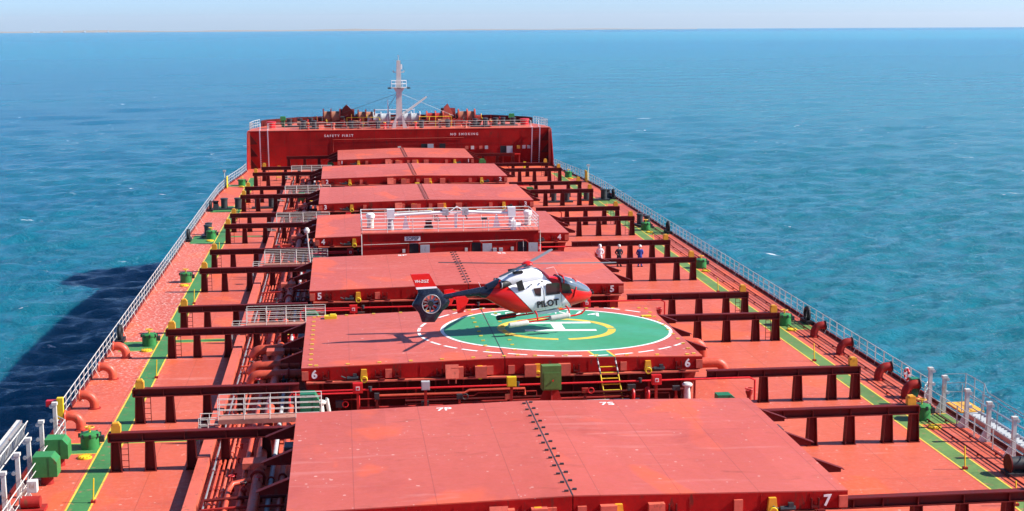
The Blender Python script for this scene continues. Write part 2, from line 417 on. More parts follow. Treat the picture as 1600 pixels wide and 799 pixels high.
def haze():
    m = bpy.data.materials.new('sea_haze'); m.use_nodes = True; nt = m.node_tree
    for n in list(nt.nodes):
        if n.type == 'BSDF_PRINCIPLED': nt.nodes.remove(n)
    v = nd(nt, 'ShaderNodeVolumePrincipled'); v.inputs['Color'].default_value = (.88, .92, 1.0, 1); v.inputs['Density'].default_value = HAZE
    v.inputs['Anisotropy'].default_value = 0.2
    nt.links.new(v.outputs[0], [n for n in nt.nodes if n.type == 'OUTPUT_MATERIAL'][0].inputs['Volume'])
    o = MB().box(CX, 0, -70, 62000, 62000, 340).build('haze', m); o['kind'] = 'stuff'; return o
HAZE = 1.2e-5
haze()
# ---- deck plate, hull and walkways
HALF = [(23.35, -45), (23.35, 172), (23.2, 182), (22.75, 193), (21.9, 202.5), (21.45, 209.2), (21.4, 213)]
outline = [(x, y) for x, y in HALF] + [(-x, y) for x, y in HALF[::-1]]
struct(MB().prism(outline, 'z', -.35, 0).build('deck', 'deck'))
def hull():
    t = T('ship_hull', 'long dark red ship hull under the open deck', 'ship hull')
    full = HALF + [(21.0, 218), (19, 224), (14, 229.5), (7, 232.5), (0, 233.5)]
    rim = full + [(-x, y) for x, y in full[:-1][::-1]]
    rings = [[(x * .997, y, -.36) for x, y in rim], [(x * .99, y, -9) for x, y in rim], [(x * .98, y if y < 200 else 200 + (y - 200) * .8, -19) for x, y in rim]]
    MB().loft(rings).build('side_plating', 'bulk', t)
    for s in (-1, 1):   # low bar along the deck edge, under the railing
        pts = [(s * (x - .12), y, .0) for x, y in HALF[:-1]]
        mb = MB()
        for a, b in zip(pts[:-1], pts[1:]):
            d = (Vector(b) - Vector(a)); mb.box((a[0] + b[0]) / 2, (a[1] + b[1]) / 2, .09, .1, d.length, .18, (-math.atan2(d.x, d.y), 'Z'))
        mb.build('gunwale_bar', 'beam', t)
hull()
def sheet(mb, x0, x1, y0, y1, z): mb.add([(x0, y0, z), (x1, y0, z), (x1, y1, z), (x0, y1, z)], [(0, 1, 2, 3)])
DR_L = [72.9, 96.4, 120.05, 144.3, 167.5, 191.0]; DR_R = [72.7, 97.1, 120.9, 143.8, 168.5, 194.3]
for s, DR in ((-1, DR_L), (1, DR_R)):
    g = MB(); x0, x1 = (-20.42, -19.52) if s < 0 else (19.78, 20.68)
    sheet(g, x0, x1, 30, 200, .004)
    for i, y in enumerate(DR):
        yw = 1.3 if i % 2 == 0 else 1.5
        if i in (1,): yw = 1.9
        if i in (3, 4): yw = 3.6
        a, b = (x0 - 2.3, x0 - .09) if s < 0 else (x1 + .09, x1 + 2.2)
        if i != 2: sheet(g, a, b, y - yw + .3, y + yw * .6, .004)
        if i in (0, 1, 3): 
            a, b = (x1 + .09, -15.6) if s < 0 else (15.6, x0 - .09)
            if s < 0: sheet(g, a, b, y + .6, y + 1.35, .004)
    struct(g.build('walkway', 'walk' if s > 0 else paint('walkway_green_port', (.055, .20, .06), .6, .35, .42, (.34, .12, .07), scale=.9)))
    l = MB()
    for x in (x0 - .045, x1 + .045): sheet(l, x - .045, x + .045, 30, 200, .008)
    for i, y in enumerate(DR[:2]):
        yw = (1.3, 1.9)[i]; a, b = (x0 - 2.3, x0 - .1) if s < 0 else (x1 + .1, x1 + 2.2)
        for yy in (y - yw + .25, y + yw * .6 + .05): sheet(l, a, b, yy - .04, yy + .04, .008)
        if s < 0:
            for yy in (y + .55, y + 1.4): sheet(l, x1 + .1, -15.6, yy - .04, yy + .04, .008)
    struct(l.build('walkway_edge_marking', 'line'))

HN = {7: 'nearest hatch', 6: 'helideck hatch', 5: 'fifth hatch', 4: 'fourth hatch', 3: 'third hatch', 2: 'second hatch', 1: 'first hatch'}
# ============================================================ HATCHES
WH = 10.77; ZT, ZP, ZC = 2.55, 2.78, 1.83
HY = {7: (54.1, 68.5), 6: (77.7, 91.6), 5: (100.5, 114.9), 4: (125.6, 140.2), 3: (149.2, 163.9), 2: (173.1, 188.0), 1: (196.45, 211.0)}
NEAR = {7: 55.3, 6: 77.2, 5: 99.9, 4: 124.85, 3: 148.4, 2: 172.5, 1: 195.8}
FAR = {7: 68.75, 6: 92.4, 5: 115.35, 4: 140.6, 3: 164.3, 2: 188.5}
ORD = {7: 'nearest', 6: 'sixth', 5: 'fifth', 4: 'fourth', 3: 'third', 2: 'second', 1: 'farthest'}
def capz(x, w): return ZP + (ZT - ZP) * abs(x) / w
me_plate = MB().box(0, -.05, 0, .34, .1, .46).mesh('plate', M['salmon'])
me_block = MB().box(0, -.14, 0, .62, .28, .62).mesh('stopper_block', M['salmon'])
me_br = MB().prism([(-.2, -.1), (.2, -.1), (.14, .42), (-.14, .42)], 'y', -.16, 0).mesh('wheel_bracket', M['amber'])
me_wh = MB().torus((0, -.24, -.1), .15, .04, 'y').mesh('wheel', M['yellow'])
mc = MB()
for x in (-.14, .14): mc.box(x, -.08, .02, .05, .12, .42)
mc.box(0, -.1, -.1, .3, .1, .08).box(.2, -.2, -.22, .3, .2, .05)
me_cleat = mc.mesh('cleat', M['beam'])
mv = MB().tube([(-.3, -.12, -.12), (.3, -.12, -.12)], .1, 8)
mv.box(.12, -.12, .0, .2, .16, .2).tube([(-.35, -.12, -.12), (-.6, -.14, .0)], .04, 6)
me_motor = mv.mesh('lifting_cylinder', M['dark'])
me_panel = MB().box(0, -.3, .1, .7, .06, .75, (-.35, 'X')).box(-.2, -.3, -.4, .06, .1, .3).box(.2, -.3, -.4, .06, .1, .3).mesh('support_panel', M['salmon'])
ME_CR = MB().prism([(-.25, ZC - .11), (.34, ZC - .11), (.34, .0), (.05, .0), (.12, 1.0)], 'x', -.04, .04).mesh('coaming_rib', M['beam'])
ME_SR = {q: MB().prism([(-q * .9, ZC - .1), (-q * .1, ZC - .1), (-q * .55, 0), (-q * .9, 0)], 'y', -.04, .04).mesh('side_rib', M['red']) for q in (-1, 1)}
ME_FR = MB().box(0, 0, 0, .03, .02, .6).mesh('face_rib', M['bulk'])
def hatch(n):
    y0, y1 = HY[n]; L = y1 - y0; w = WH if n > 1 else 8.9
    t = T('hatch_cover', {7: 'nearest and largest salmon red hatch cover, marked 7P and 7S', 6: 'salmon red hatch cover numbered 6, painted with the green helicopter landing circle', 5: 'salmon red hatch cover numbered 5 behind the helicopter',
          4: 'salmon red hatch cover numbered 4, partly hidden by the deck house', 3: 'salmon red hatch cover numbered 3 just beyond the deck house', 2: 'salmon red hatch cover numbered 2, second from the bow',
          1: 'farthest and narrowest salmon red hatch cover before the forecastle'}[n], 'hatch cover', (0, y0, 0), 0, 'hatch covers along the cargo deck')
    g = .02
    for s in (-1, 1):
        p = [(s * g, ZP), (s * w, ZT), (s * w, ZC + .03), (s * g, ZC + .03)]
        MB().prism(p, 'y', 0, L).build('cover_panel', 'cover', t)
    # near face skin: its shade is put into a darker red
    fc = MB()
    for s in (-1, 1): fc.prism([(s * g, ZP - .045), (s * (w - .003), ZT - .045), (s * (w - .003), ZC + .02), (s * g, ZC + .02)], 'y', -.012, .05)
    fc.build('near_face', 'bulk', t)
    # seam with paired cleats
    sm = MB()
    if n != 6:
        k = int(L / 1.05)
        for i in range(k):
            yy = .6 + i * (L - 1.1) / (k - 1)
            for s in (-1, 1): sm.box(s * .17, yy + s * .09, ZP + .02, .16, .09, .09)
    sm.box(0, L / 2, ZP - .05, .05, L - .1, .12)
    sm.build('centre_seam', 'dark', t)
    for s in (-1, 1):     # vertical welds on the near face
        for fx in (.18, .42, .68, .86): link('face_rib', ME_FR, t, (s * w * fx, -.018, (ZT + ZC) / 2))
    zc = 2.18
    fx = w / WH
    A = [(me_plate, 'face_plate', (-10.58, -6.2, -.8, .35, 6.42, 10.58)), (me_cleat, 'cleat', (-9.5, -6.75, -5.7, -3.5, -2.0, 3.85, 9.45)), (me_block, 'stopper_block', (-2.55, -1.3, 1.35, 3.2)),
         (me_panel, 'support_panel', (-2.85,)), (me_motor, 'lifting_cylinder', (-8.1, 8.35))]
    for me, nm, xs in A:
        for x in xs:
            link(nm, me, t, (x * fx, -.012, zc - (.05 if me is me_plate else .1)))
    for x in (-7.5, -1.35, 1.75, 7.75):
        b = link('wheel_bracket', me_br, t, (x * fx, -.012, zc - .2)); link('wheel', me_wh, b)
    # side gussets with sloping flanges
    for s in (-1, 1):
        for k in range(3):
            yy = L * (.31 + .28 * k)
            gm = MB().prism([(0, 2.5), (1.25, 2.0), (1.25, 1.86), (0, 1.86)], 'y', -.03, .03)
            gm.prism([(0, 2.53), (1.35, 2.01), (1.35, 1.98), (0, 2.5)], 'y', -.16, .16)
            if s < 0: gm.v = [(-a, b, c) for a, b, c in gm.v]
            gm.build('side_bracket', 'beam', t, (s * (w + .003), yy, 0))
        MB().box(s * (w + .22), L * .72, 2.05, .42, .9, .32).box(s * (w + .3), L * .72 - .2, 1.7, .2, .2, .5).build('side_latch', 'dark', t)
    for s in (-1, 1): text('number', str(n), .62, 'lineW', t, (s * (9.95 if s > 0 else 10.1) * fx, -.024, 2.16), bold=.018)
    if n in (5, 7):
        for s, q in ((-1, 'P'), (1, 'S')):
            o = text('panel_number', '%d%s' % (n, q), .72, 'lineW', t, (s * 3.85 - .1, L - .75, capz(3.85, w) + .004), (0, math.atan2(ZP - ZT, w) * s, 0), .01, .003)
    # coaming below the cover
    c = T('hatch_coaming', 'dark red raised coaming under the %s' % HN[n], 'hatch coaming', (0, y0, 0), 0, 'coamings under the hatch covers')
    MB().span(-w + .9, w - .9, .35, L - .35, 0, ZC - .06).build('coaming_wall', 'shade_steel', c)
    MB().span(-w + .25, w - .25, -.28, .34, ZC - .1, ZC - .02).build('coaming_ledge', 'salmon', c)
    k = int(2 * w / 1.5)
    for i in range(k): link('coaming_rib', ME_CR, c, (-w + 1.1 + i * (2 * w - 2.2) / (k - 1), 0, 0))
    for s in (-1, 1):
        for i in range(int(L / 1.7)): link('side_rib', ME_SR[s], c, (s * w, .8 + i * 1.7, 0))
        MB().span(s * (w - .92), s * (w - .05), .3, L - .3, ZC - .095, ZC - .015).build('side_ledge', 'red', c)
    return t
HC = {n: hatch(n) for n in HY}

# ---- helideck markings on hatch 6
def markings(t):
    y0 = HY[6][0]; cx, cy, R = 3.85, 85.15 - y0, 6.70; KY = .90
    def fan(mb, r0, r1, a0, a1, dz, n=None):
        n = n or max(2, int(abs(a1 - a0) / .07))
        vs = []; fs = []
        for i in range(n + 1):
            a = a0 + (a1 - a0) * i / n
            for r in (r0, r1):
                x = cx + r * math.cos(a); y = cy + r * math.sin(a) * KY; vs.append((x, y, capz(x, WH) + dz))
        for i in range(n): fs.append((2 * i, 2 * i + 1, 2 * i + 3, 2 * i + 2))
        mb.add(vs, fs)
    g = MB()
    for i in range(12):
        fan(g, R * i / 12 + (.001 if i else 0), R * (i + 1) / 12, 0, 2 * PI, .006, 72)
    x0, x1 = 4.95, 5.95
    g.add([(4.95, .02, capz(4.95, WH) + .006), (5.95, .02, capz(5.95, WH) + .006), (5.75, cy - R * .96 * KY, capz(5.75, WH) + .005), (4.75, cy - R * .98 * KY, capz(4.75, WH) + .005)], [(0, 1, 2, 3)])
    g.build('landing_circle', 'heli_green', t)
    wl = MB(); fan(wl, R - .11, R + .09, 0, 2 * PI, .012, 90)
    Ro = 8.05; nd_ = 34
    for i in range(nd_):
        a0 = 2 * PI * i / nd_; a1 = a0 + 2 * PI / nd_ * .74
        ok = all(abs(cx + Ro * math.cos(a)) < WH - .15 and -.4 < cy + Ro * KY * math.sin(a) < (HY[6][1] - y0) + .3 for a in (a0, a1))
        if ok: fan(wl, Ro - .09, Ro + .09, a0, a1, .012)
    def rect(mb, xa, xb, ya, yb, dz):
        mb.add([(x, y, capz(x, WH) + dz) for x, y in ((xa, ya), (xb, ya), (xb, yb), (xa, yb))], [(0, 1, 2, 3)])
    yc = 85.75 - y0
    for yy in (yc - 1.05, yc + 1.15): rect(wl, 1.95, 6.15, yy - .23, yy + .23, .012)
    rect(wl, 3.7, 4.35, yc - .82, yc + .92, .012)
    wl.build('white_line', 'lineW', t)
    yl = MB()
    for a0, a1 in ((.04, 1.52), (1.60, 3.11), (3.17, 4.62), (4.80, 6.24)): fan(yl, 3.02, 3.48, a0, a1, .010)
    yl.build('yellow_ring', 'line', t); yl = MB()
    for s in (0, 1):
        xa = 4.86 + s * 1.06
        yl.add([(xa, .02, capz(xa, WH) + .009), (xa + .12, .02, capz(xa, WH) + .009), (xa - .08, cy - R * .985 * KY, capz(xa, WH) + .009), (xa - .2, cy - R * .985 * KY, capz(xa, WH) + .009)], [(0, 1, 2, 3)])
        yl.build('yellow_stripe', 'line', t); yl = MB()
    L = HY[6][1] - y0
    sd = MB().box(0, 0, 0, .2, .12, .05).mesh('tie_down_stud', M['line'])
    for i in range(11):
        yy = .5 + i * (L - 1) / 10
        for x in (-10.3, -.75, .75, 10.4): link('tie_down_stud', sd, t, (x, yy, capz(x, WH) + .03))
    for i in range(13):
        x = -10 + i * 20 / 12
        for yy in (.3, L - .25): link('tie_down_stud', sd, t, (x, yy, capz(x, WH) + .03))
    # name painted in an arc at the far side of the circle
    for i, ch in enumerate('POLONIA'):
        a = math.radians(122.5 - i * 10.8); r = 5.55
        x, y = cx + r * math.cos(a), cy + r * math.sin(a) * KY
        text('letter', ch, 1.45, 'lineW', t, (x, y, capz(x, WH) + .013), (0, 0, a - PI / 2), .012, .002)
    MB().box(-9.3, L - .9, capz(9.3, WH) + .09, .75, .5, .18).box(-9.15, L - .9, capz(9.3, WH) + .2, .35, .3, .12).build('yellow_lamp', 'yellow', t)
    MB().box(9.9, L * .78, ZT + .06, .6, .3, .12).build('yellow_lamp', 'yellow', t)
markings(HC[6])

# ---- transverse rail beams on legs
def legmesh(name):
    mb = MB()
    for s in (-1, 1):
        mb.prism([(s * .22, 0), (s * .26, 0), (s * .19, 1.42), (s * .15, 1.42)], 'y', -.2, .2)
    mb.prism([(-.22, 0), (.22, 0), (.15, 1.42), (-.15, 1.42)], 'y', -.02, .02)
    mb.box(0, 0, .015, .6, .46, .03)
    return mb.mesh(name, M['beam'])
ME_LEG = legmesh('leg')
ml = MB()
for s in (-.16, .16): ml.tube([(s, 0, .05), (s, 0, 1.45)], .02, 5)
for i in range(5): ml.tube([(-.16, 0, .25 + i * .28), (.16, 0, .25 + i * .28)], .016, 5)
ME_BL = ml.mesh('ladder', M['beam'])
ME_LAMP = MB().box(0, 0, .17, .42, .34, .34).box(.02, -.12, .38, .3, .1, .12).prism([(-.2, .34), (.2, .34), (.1, .48), (-.16, .46)], 'y', -.1, .12).mesh('lamp_box', M['amber'])
def railbeam(n, far, s):
    y = FAR[n] if far else NEAR[n]; xo = 19.4; xi = (WH + .12 if n > 1 else 9.05)
    if n == 1: xo = 18.7
    side = 'starboard' if s > 0 else 'port'
    t = T('girder', 'dark red girder on %s side at %s end of the %s' % (side, 'far' if far else 'near', HN[n]), 'girder', (0, y, 0), 0, 'transverse girders beside the hatches')
    mb = MB(); a, b = sorted((s * xo, s * xi))
    mb.span(a, b, -.2, .2, 1.81, 1.86).span(a, b, -.2, .2, 1.42, 1.46).span(a + .01, b - .01, -.03, .03, 1.46, 1.81)
    mb.span(s * xo - .03, s * xo + .03, -.19, .19, 1.46, 1.81)
    for x in (14.05, 15.95, 17.85, 12.6, 11.4): mb.span(s * x - .02, s * x + .02, -.18, .18, 1.461, 1.809)
    mb.build('beam', 'beam', t)
    for x in ((14.05, 15.95, 17.87, xo - .2) if s > 0 else (12.2, 14.1 if n == 7 else 13.9, 15.65, 17.55, xo - .3)):
        if n == 1 and x > 17.5 and x < 18.3: continue
        link('leg', ME_LEG, t, (s * x, 0, 0))
    link('ladder', ME_BL, t, (s * (xo - .72), -.1, 0)) if (n + far) % 2 or s < 0 else None
    link('lamp_box', ME_LAMP, t, (s * (xo - .35), .06, 1.86))
for n in HY:
    for s in (-1, 1):
        if n > 1: railbeam(n, True, s)
        railbeam(n, False, s)
# fore girder stubs of hatch 1
for s in (-1, 1):
    t = T('girder', 'short dark red girder under the forecastle bulkhead on the %s side' % ('starboard' if s > 0 else 'port'), 'girder', (0, 210.6, 0), 0, 'transverse girders beside the hatches')
    a, b = sorted((s * 16.0, s * 9.1)); MB().span(a, b, -.2, .2, 1.8, 1.86).span(a, b, -.03, .03, 1.42, 1.8).build('beam', 'beam', t)
    for x in (11.5, 13.5, 15.7): link('leg', ME_LEG, t, (s * x, 0, 0))

# ============================================================ HELICOPTER
def helicopter():
    t = T('helicopter', 'white, red and navy helicopter marked PILOT hovering over the green landing circle', 'helicopter', (2.28, 84.4, 6.70 - 3.3))
    yaw, pit = math.radians(12), math.radians(4.0)
    t.rotation_euler = (0, -pit, yaw)
    # paint scheme along the side
    m, nt, b = newmat('helicopter_livery')
    oc = nd(nt, 'ShaderNodeTexCoord').outputs['Object']; sx = nd(nt, 'ShaderNodeSeparateXYZ'); nt.links.new(oc, sx.inputs[0])
    X, Z = sx.outputs[0], sx.outputs[2]
    def side(x0, z0, x1, z1):      # >0 forward of the line
        dx, dz = x1 - x0, z1 - z0
        return math_(nt, 'SUBTRACT', math_(nt, 'MULTIPLY', math_(nt, 'SUBTRACT', X, x0), dz), math_(nt, 'MULTIPLY', math_(nt, 'SUBTRACT', Z, z0), dx))
    white, red, navy, blk = (.80, .81, .82), (.66, .012, .010), (.012, .018, .035), (.01, .01, .012)
    rear = side(.05, .5, -1.72, 2.62)          # forward of rear diagonal
    front = side(2.35, .6, .72, 2.75)
    def lt(v, k): return math_(nt, 'LESS_THAN', v, k)
    c = mix(nt, lt(rear, .0), white, blk); c = mix(nt, lt(rear, -.10), c, red)
    gt = lambda v, k: math_(nt, 'GREATER_THAN', v, k)
    c = mix(nt, gt(front, 0), c, blk); c = mix(nt, gt(front, .06), c, red)
    top = side(-2.85, 1.6, -1.6, 2.9)         # navy behind and above
    c = mix(nt, math_(nt, 'MULTIPLY', gt(math_(nt, 'MULTIPLY', top, -1), 0), lt(rear, 0.5)), c, navy)
    nt.links.new(c, b.inputs['Base Color']); b.inputs['Roughness'].default_value = .35; b.inputs['Coat Weight'].default_value = .15; b.inputs['Specular IOR Level'].default_value = .3
    M['livery'] = m
    M['navy'] = paint('navy_gloss', navy, .2, .2); M['gred'] = paint('gloss_red', red, .35, .08, spec=.3); M['blade'] = paint('blade_grey', (.16, .17, .18), .5, .1); M['bag'] = paint('float_fabric', (.50, .49, .45), .7, .2, .2, (.25, .2, .15)); M['gwhite'] = paint('gloss_white', white, .3, .05)
    N = 28
    def ring(x, zb, zt, hw, p=2.6, zc=None):
        zc = (zb + zt) / 2; hz = (zt - zb) / 2; r = []
        for k in range(N):
            a = 2 * PI * k / N; ca, sa = math.cos(a), math.sin(a)
            r.append((x, hw * math.copysign(abs(ca) ** (2 / p), ca), zc + hz * math.copysign(abs(sa) ** (2 / p), sa)))
        return r
    def interp(st, n=4):
        out = []
        for i in range(len(st) - 1):
            p0 = st[max(i - 1, 0)]; p1 = st[i]; p2 = st[i + 1]; p3 = st[min(i + 2, len(st) - 1)]
            for j in range(n):
                u = j / n
                out.append([.5 * ((2 * b_) + (-a + c2) * u + (2 * a - 5 * b_ + 4 * c2 - d) * u * u + (-a + 3 * b_ - 3 * c2 + d) * u ** 3) for a, b_, c2, d in zip(p0, p1, p2, p3)])
        out.append(list(st[-1])); return out
    body = [(3.80, 1.08, 1.16, .05, 2), (3.64, .84, 1.42, .34, 2.1), (3.2, .70, 1.75, .56, 2.3), (2.55, .60, 2.12, .70, 2.6), (1.7, .58, 2.38, .77, 3), (.8, .54, 2.46, .79, 3.4), (-.2, .54, 2.46, .79, 3.4),
            (-.9, .60, 2.44, .78, 3.1), (-1.5, .86, 2.40, .72, 2.7), (-2.1, 1.26, 2.36, .58, 2.4), (-2.6, 1.62, 2.31, .42, 2.2), (-3.0, 1.80, 2.28, .28, 2.0)]
    MB().loft([ring(*q) for q in interp(body)]).build('fuselage', 'livery', t)
    cowl = [(1.25, 2.25, 2.48, .30, 2.2), (.95, 2.25, 2.75, .45, 2.4), (.55, 2.2, 3.02, .52, 2.6), (0, 2.2, 3.10, .55, 2.8), (-.7, 2.2, 3.05, .58, 2.8), (-1.3, 2.2, 2.88, .55, 2.5), (-1.9, 2.15, 2.66, .46, 2.3), (-2.6, 2.05, 2.45, .30, 2.1)]
    MB().loft([ring(*q) for q in interp(cowl)]).build('engine_cowling', 'livery', t)
    boom = [(-2.7, 1.82, 2.36, .28, 2), (-3.6, 1.90, 2.30, .22, 2), (-4.6, 1.93, 2.24, .18, 2), (-5.35, 1.93, 2.2, .15, 2)]
    MB().loft([ring(*q) for q in interp(boom)]).build('tail_boom', 'navy', t)
    # tail: shroud with round tunnel, fin and bumper, traced outline with real thickness
    cxp, czp = 250, 425; ang = math.radians(8.5)
    def L2(px, py):
        dx, dz = (px - cxp) / 4.706 / 27.8, -(py - czp) / 4.706 / 28.4
        return (-5.92 + dx * math.cos(ang) + dz * math.sin(ang), 1.80 - dx * math.sin(ang) + dz * math.cos(ang))
    fin = [L2(*q) for q in ((300, 305), (345, 350), (398, 395), (392, 435), (345, 480), (318, 520), (292, 566), (195, 568), (168, 500), (140, 470), (112, 445), (116, 425), (140, 385), (152, 350), (146, 318))]
    c0 = L2(250, 425); Rf = .53
    def annulus(outer, c, r, y0, y1, n=48):
        mb = MB(); vs = []
        per = []
        O = outer; 
        for k in range(n):
            a = 2 * PI * k / n; d = (math.cos(a), math.sin(a)); best = None
            for i in range(len(O)):
                (x1, z1), (x2, z2) = O[i], O[(i + 1) % len(O)]
                ex, ez = x2 - x1, z2 - z1; det = d[0] * -ez + ex * d[1]
                if abs(det) < 1e-9: continue
                tx, tz = x1 - c[0], z1 - c[1]
                tt = (tx * -ez + ex * tz) / det; u = (d[0] * tz - d[1] * tx) / det
                if tt > 0 and -1e-6 <= u <= 1 + 1e-6: best = tt if best is None else max(best, tt)
            per.append((c[0] + d[0] * (best or r * 1.3), c[1] + d[1] * (best or r * 1.3)))
        for k in range(n):
            a = 2 * PI * k / n; ix, iz = c[0] + r * math.cos(a), c[1] + r * math.sin(a); ox, oz = per[k]
            mx, mz = ix + (ox - ix) * .45, iz + (oz - iz) * .45
            vs += [(ix, y0, iz), (mx, y0 * 1.0, mz), (ox, y0 * .3, oz), (ox, y1 * .3, oz), (mx, y1, mz), (ix, y1, iz)]
        fs = []
        for k in range(n):
            for j in range(6): a = k * 6 + j; b2 = k * 6 + (j + 1) % 6; a2 = ((k + 1) % n) * 6 + j; b3 = ((k + 1) % n) * 6 + (j + 1) % 6; fs.append((a, b2, b3, a2))
        return mb.add(vs, fs)
    sh = annulus(fin, c0, Rf, -.2, .2).build('tail_rotor_shroud', 'navy', t)
    MB().torus((c0[0], -.2, c0[1]), Rf, .028, 'y', 36).build('shroud_ring', 'galv', sh)
    tr = MB()
    for k in range(10):
        a = 2 * PI * k / 10 + .2
        p = Vector((math.cos(a), 0, math.sin(a)))
        q = Vector((-math.sin(a), .6, math.cos(a))).normalized() * .055
        c3 = Vector((c0[0], 0, c0[1])); n3 = p.cross(q).normalized() * .008
        vs = []
        for rr in (.12, .5):
            for sgn in ((1, 1), (1, -1), (-1, -1), (-1, 1)): vs.append(c3 + p * rr + q * sgn[0] + n3 * sgn[1])
        tr.add(vs, [(0, 1, 2, 3), (4, 5, 6, 7), (0, 1, 5, 4), (1, 2, 6, 5), (2, 3, 7, 6), (3, 0, 4, 7)])
    tr.tube([(c0[0], -.1, c0[1]), (c0[0], .12, c0[1])], .15, 14)
    tr.build('tail_rotor', 'galv', t)
    M_hub = MB().tube([(c0[0], -.16, c0[1]), (c0[0], -.09, c0[1])], .16, 16).build('tail_rotor_hub', 'black', t)
    ff = [L2(*q) for q in ((84, 206), (224, 196), (292, 303), (148, 318), (128, 300))]
    MB().prism(ff, 'y', -.07, .07).build('fin_top', 'gred', t)
    fs_ = [L2(*q) for q in ((131, 302), (285, 292), (293, 305), (135, 318))]
    MB().prism(fs_, 'y', -.078, .078).build('fin_stripe', 'gwhite', t)
    z = L2(170, 256); text('registration', 'VH-ZGZ', .22, 'lineW', t, (z[0], -.078, z[1]), (PI / 2, .10, 0), .004, .004)
    # stabiliser
    MB().loft([[(-4.35 + a * .3, y, 2.0 + b2 * .03) for a, b2 in ((-1, 0), (0, 1), (1, 0), (0, -1))] for y in (-1.2, 1.2)]).build('stabiliser', 'gred', t)
    for s in (-1, 1):
        P = [(-4.75, 2.22), (-4.2, 2.22), (-4.0, 2.0), (-4.38, 1.3), (-4.72, 1.3)]
        MB().prism(P, 'y', s * 1.2 - .03, s * 1.2 + .03).build('end_plate', 'gred', t)
    # windows and doors, slightly proud of the skin
    for s in (-1, 1):
        y = s * .80
        def win(poly, name='side_window', mat='glass', dy=.012, yy=None):
            q = yy if yy is not None else y
            MB().prism(poly, 'y', q - dy, q + dy).build(name, mat, t)
        win([(.74, 1.52), (1.58, 1.50), (1.60, 2.10), (1.5, 2.17), (.82, 2.20), (.76, 2.14)])
        win([(.10, 1.60), (.42, 1.52), (.46, 2.02), (.0, 2.02)])
        win([(1.72, 1.50), (2.35, 1.42), (2.18, 1.98), (1.72, 2.12)], 'door_window', 'glass', .03, s * .765)
        MB().prism([(-1.0, 2.78), (-.72, 2.82), (-.58, 2.15), (-.92, 2.1)], 'y', s * .775 - .02, s * .775 + .03).build('louvre', 'black', t) if False else None
        lo = MB().prism([(-1.02, 2.50), (-.66, 2.60), (-.52, 2.02), (-.9, 1.98)], 'y', s * .79 - .02, s * .79 + .02).build('vent_grille', 'black', t)
        for (x, zz, r) in ((-.1, 2.25, .035), (-.28, 2.15, .03), (.55, 2.35, .045)): MB().tube([(x, s * .70, zz), (x, s * .81, zz)], r, 8).build('port_cap', 'black', t)
        text('door_lettering', 'PILOT', .50, 'black', t, (.80, s * .815, 1.03), (PI / 2, 0, 0) if s < 0 else (PI / 2, 0, PI), .020, .008)
        MB().box(0.62, s * .797, 1.5, .015, .012, 1.5).box(1.66, s * .79, 1.5, .015, .012, 1.5).build('door_gap', 'dark', t)
        MB().tube([(-1.2, s * .34, 2.44), (-1.85, s * .58, 2.44)], [.18, .21], 16).build('exhaust_pipe', 'black', t)
        MB().torus((-1.85, s * .58, 2.44), .20, .028, 'x', 20).build('exhaust_ring', 'galv', t)
        MB().box(-.75, s * .42, 3.0, .55, .28, .12).build('air_intake', 'black', t)
    # glazed nose: one smooth bubble set over the front
    nose = [(3.66, 1.16, 1.42, .24, 2), (3.5, 1.10, 1.60, .42, 2.1), (3.15, 1.16, 1.84, .585, 2.3), (2.65, 1.30, 2.14, .70, 2.6), (2.2, 1.52, 2.33, .755, 2.8), (1.75, 1.85, 2.47, .73, 2.6)]
    MB().loft([ring(*q) for q in interp(nose)]).build('windscreen', glass_blue(), t)
    fr = MB()
    for yy in (-.03,): fr.tube([(3.7, 0, 1.36), (3.45, 0, 1.66), (3.1, 0, 1.88), (2.65, 0, 2.15), (2.2, 0, 2.34), (1.7, 0, 2.5)], .03, 6)
    for s in (-1, 1): fr.tube([(1.72, s * .72, 1.6), (1.9, s * .72, 2.2), (1.95, s * .45, 2.42), (1.9, 0, 2.46)], .05, 6); fr.tube([(2.45, s * .74, 1.2), (2.62, s * .70, 1.7), (2.72, s * .45, 2.06), (2.7, 0, 2.13)], .045, 6)
    fr.build('windscreen_frame', 'gred', t)
    MB().box(3.4, -.12, .74, .12, .12, .14).tube([(3.35, .1, .74), (3.47, .1, .74)], .1, 10).build('landing_light', 'galv', t)
    MB().box(2.2, 0, .52, .5, .3, .1).box(.9, 0, .44, 1.4, .8, .16).build('belly_pod', 'gwhite', t)
    # skids
    for s in (-1, 1):
        pts = [(-1.55, s * 1.0, .16), (2.35, s * 1.0, .16), (2.75, s * 1.0, .22), (2.98, s * 1.0, .42)]
        sk = MB().tube(pts, .05, 8).build('skid', 'gred', t)
        MB().tube([(-1.2, s * 1.06, .30), (1.9, s * 1.06, .36)], .035, 6).build('step_bar', 'gred', sk)
        MB().tube([(-1.75, s * 1.12, .16), (-1.7, s * 1.12, .16), (-.62, s * 1.12, .17), (-.55, s * 1.12, .17)], [.10, .15, .15, .10], 12).build('float_bag', 'bag' if s < 0 else 'dark', sk)
        MB().tube([(.72, s * 1.12, .22), (.8, s * 1.12, .22), (1.9, s * 1.12, .24), (1.98, s * 1.12, .24)], [.10, .17, .17, .10], 12).build('float_bag', 'bag', sk)
    for x in (.05, 2.0):
        MB().tube([(x, -1.0, .16), (x, -.95, .5), (x, -.7, .64), (x, 0, .66), (x, .7, .64), (x, .95, .5), (x, 1.0, .16)], .045, 8).build('cross_tube', 'gred', t)
    # rotor mast, head and four blades
    MB().lathe([(.16, 3.0), (.11, 3.14), (.09, 3.3)], 14).box(0, 0, 3.2, .5, .5, .05).build('rotor_mast', 'galv', t)
    MB().lathe([(.34, 3.30), (.30, 3.40), (.16, 3.48), (.05, 3.50)], 18).build('rotor_head', 'gred', t)
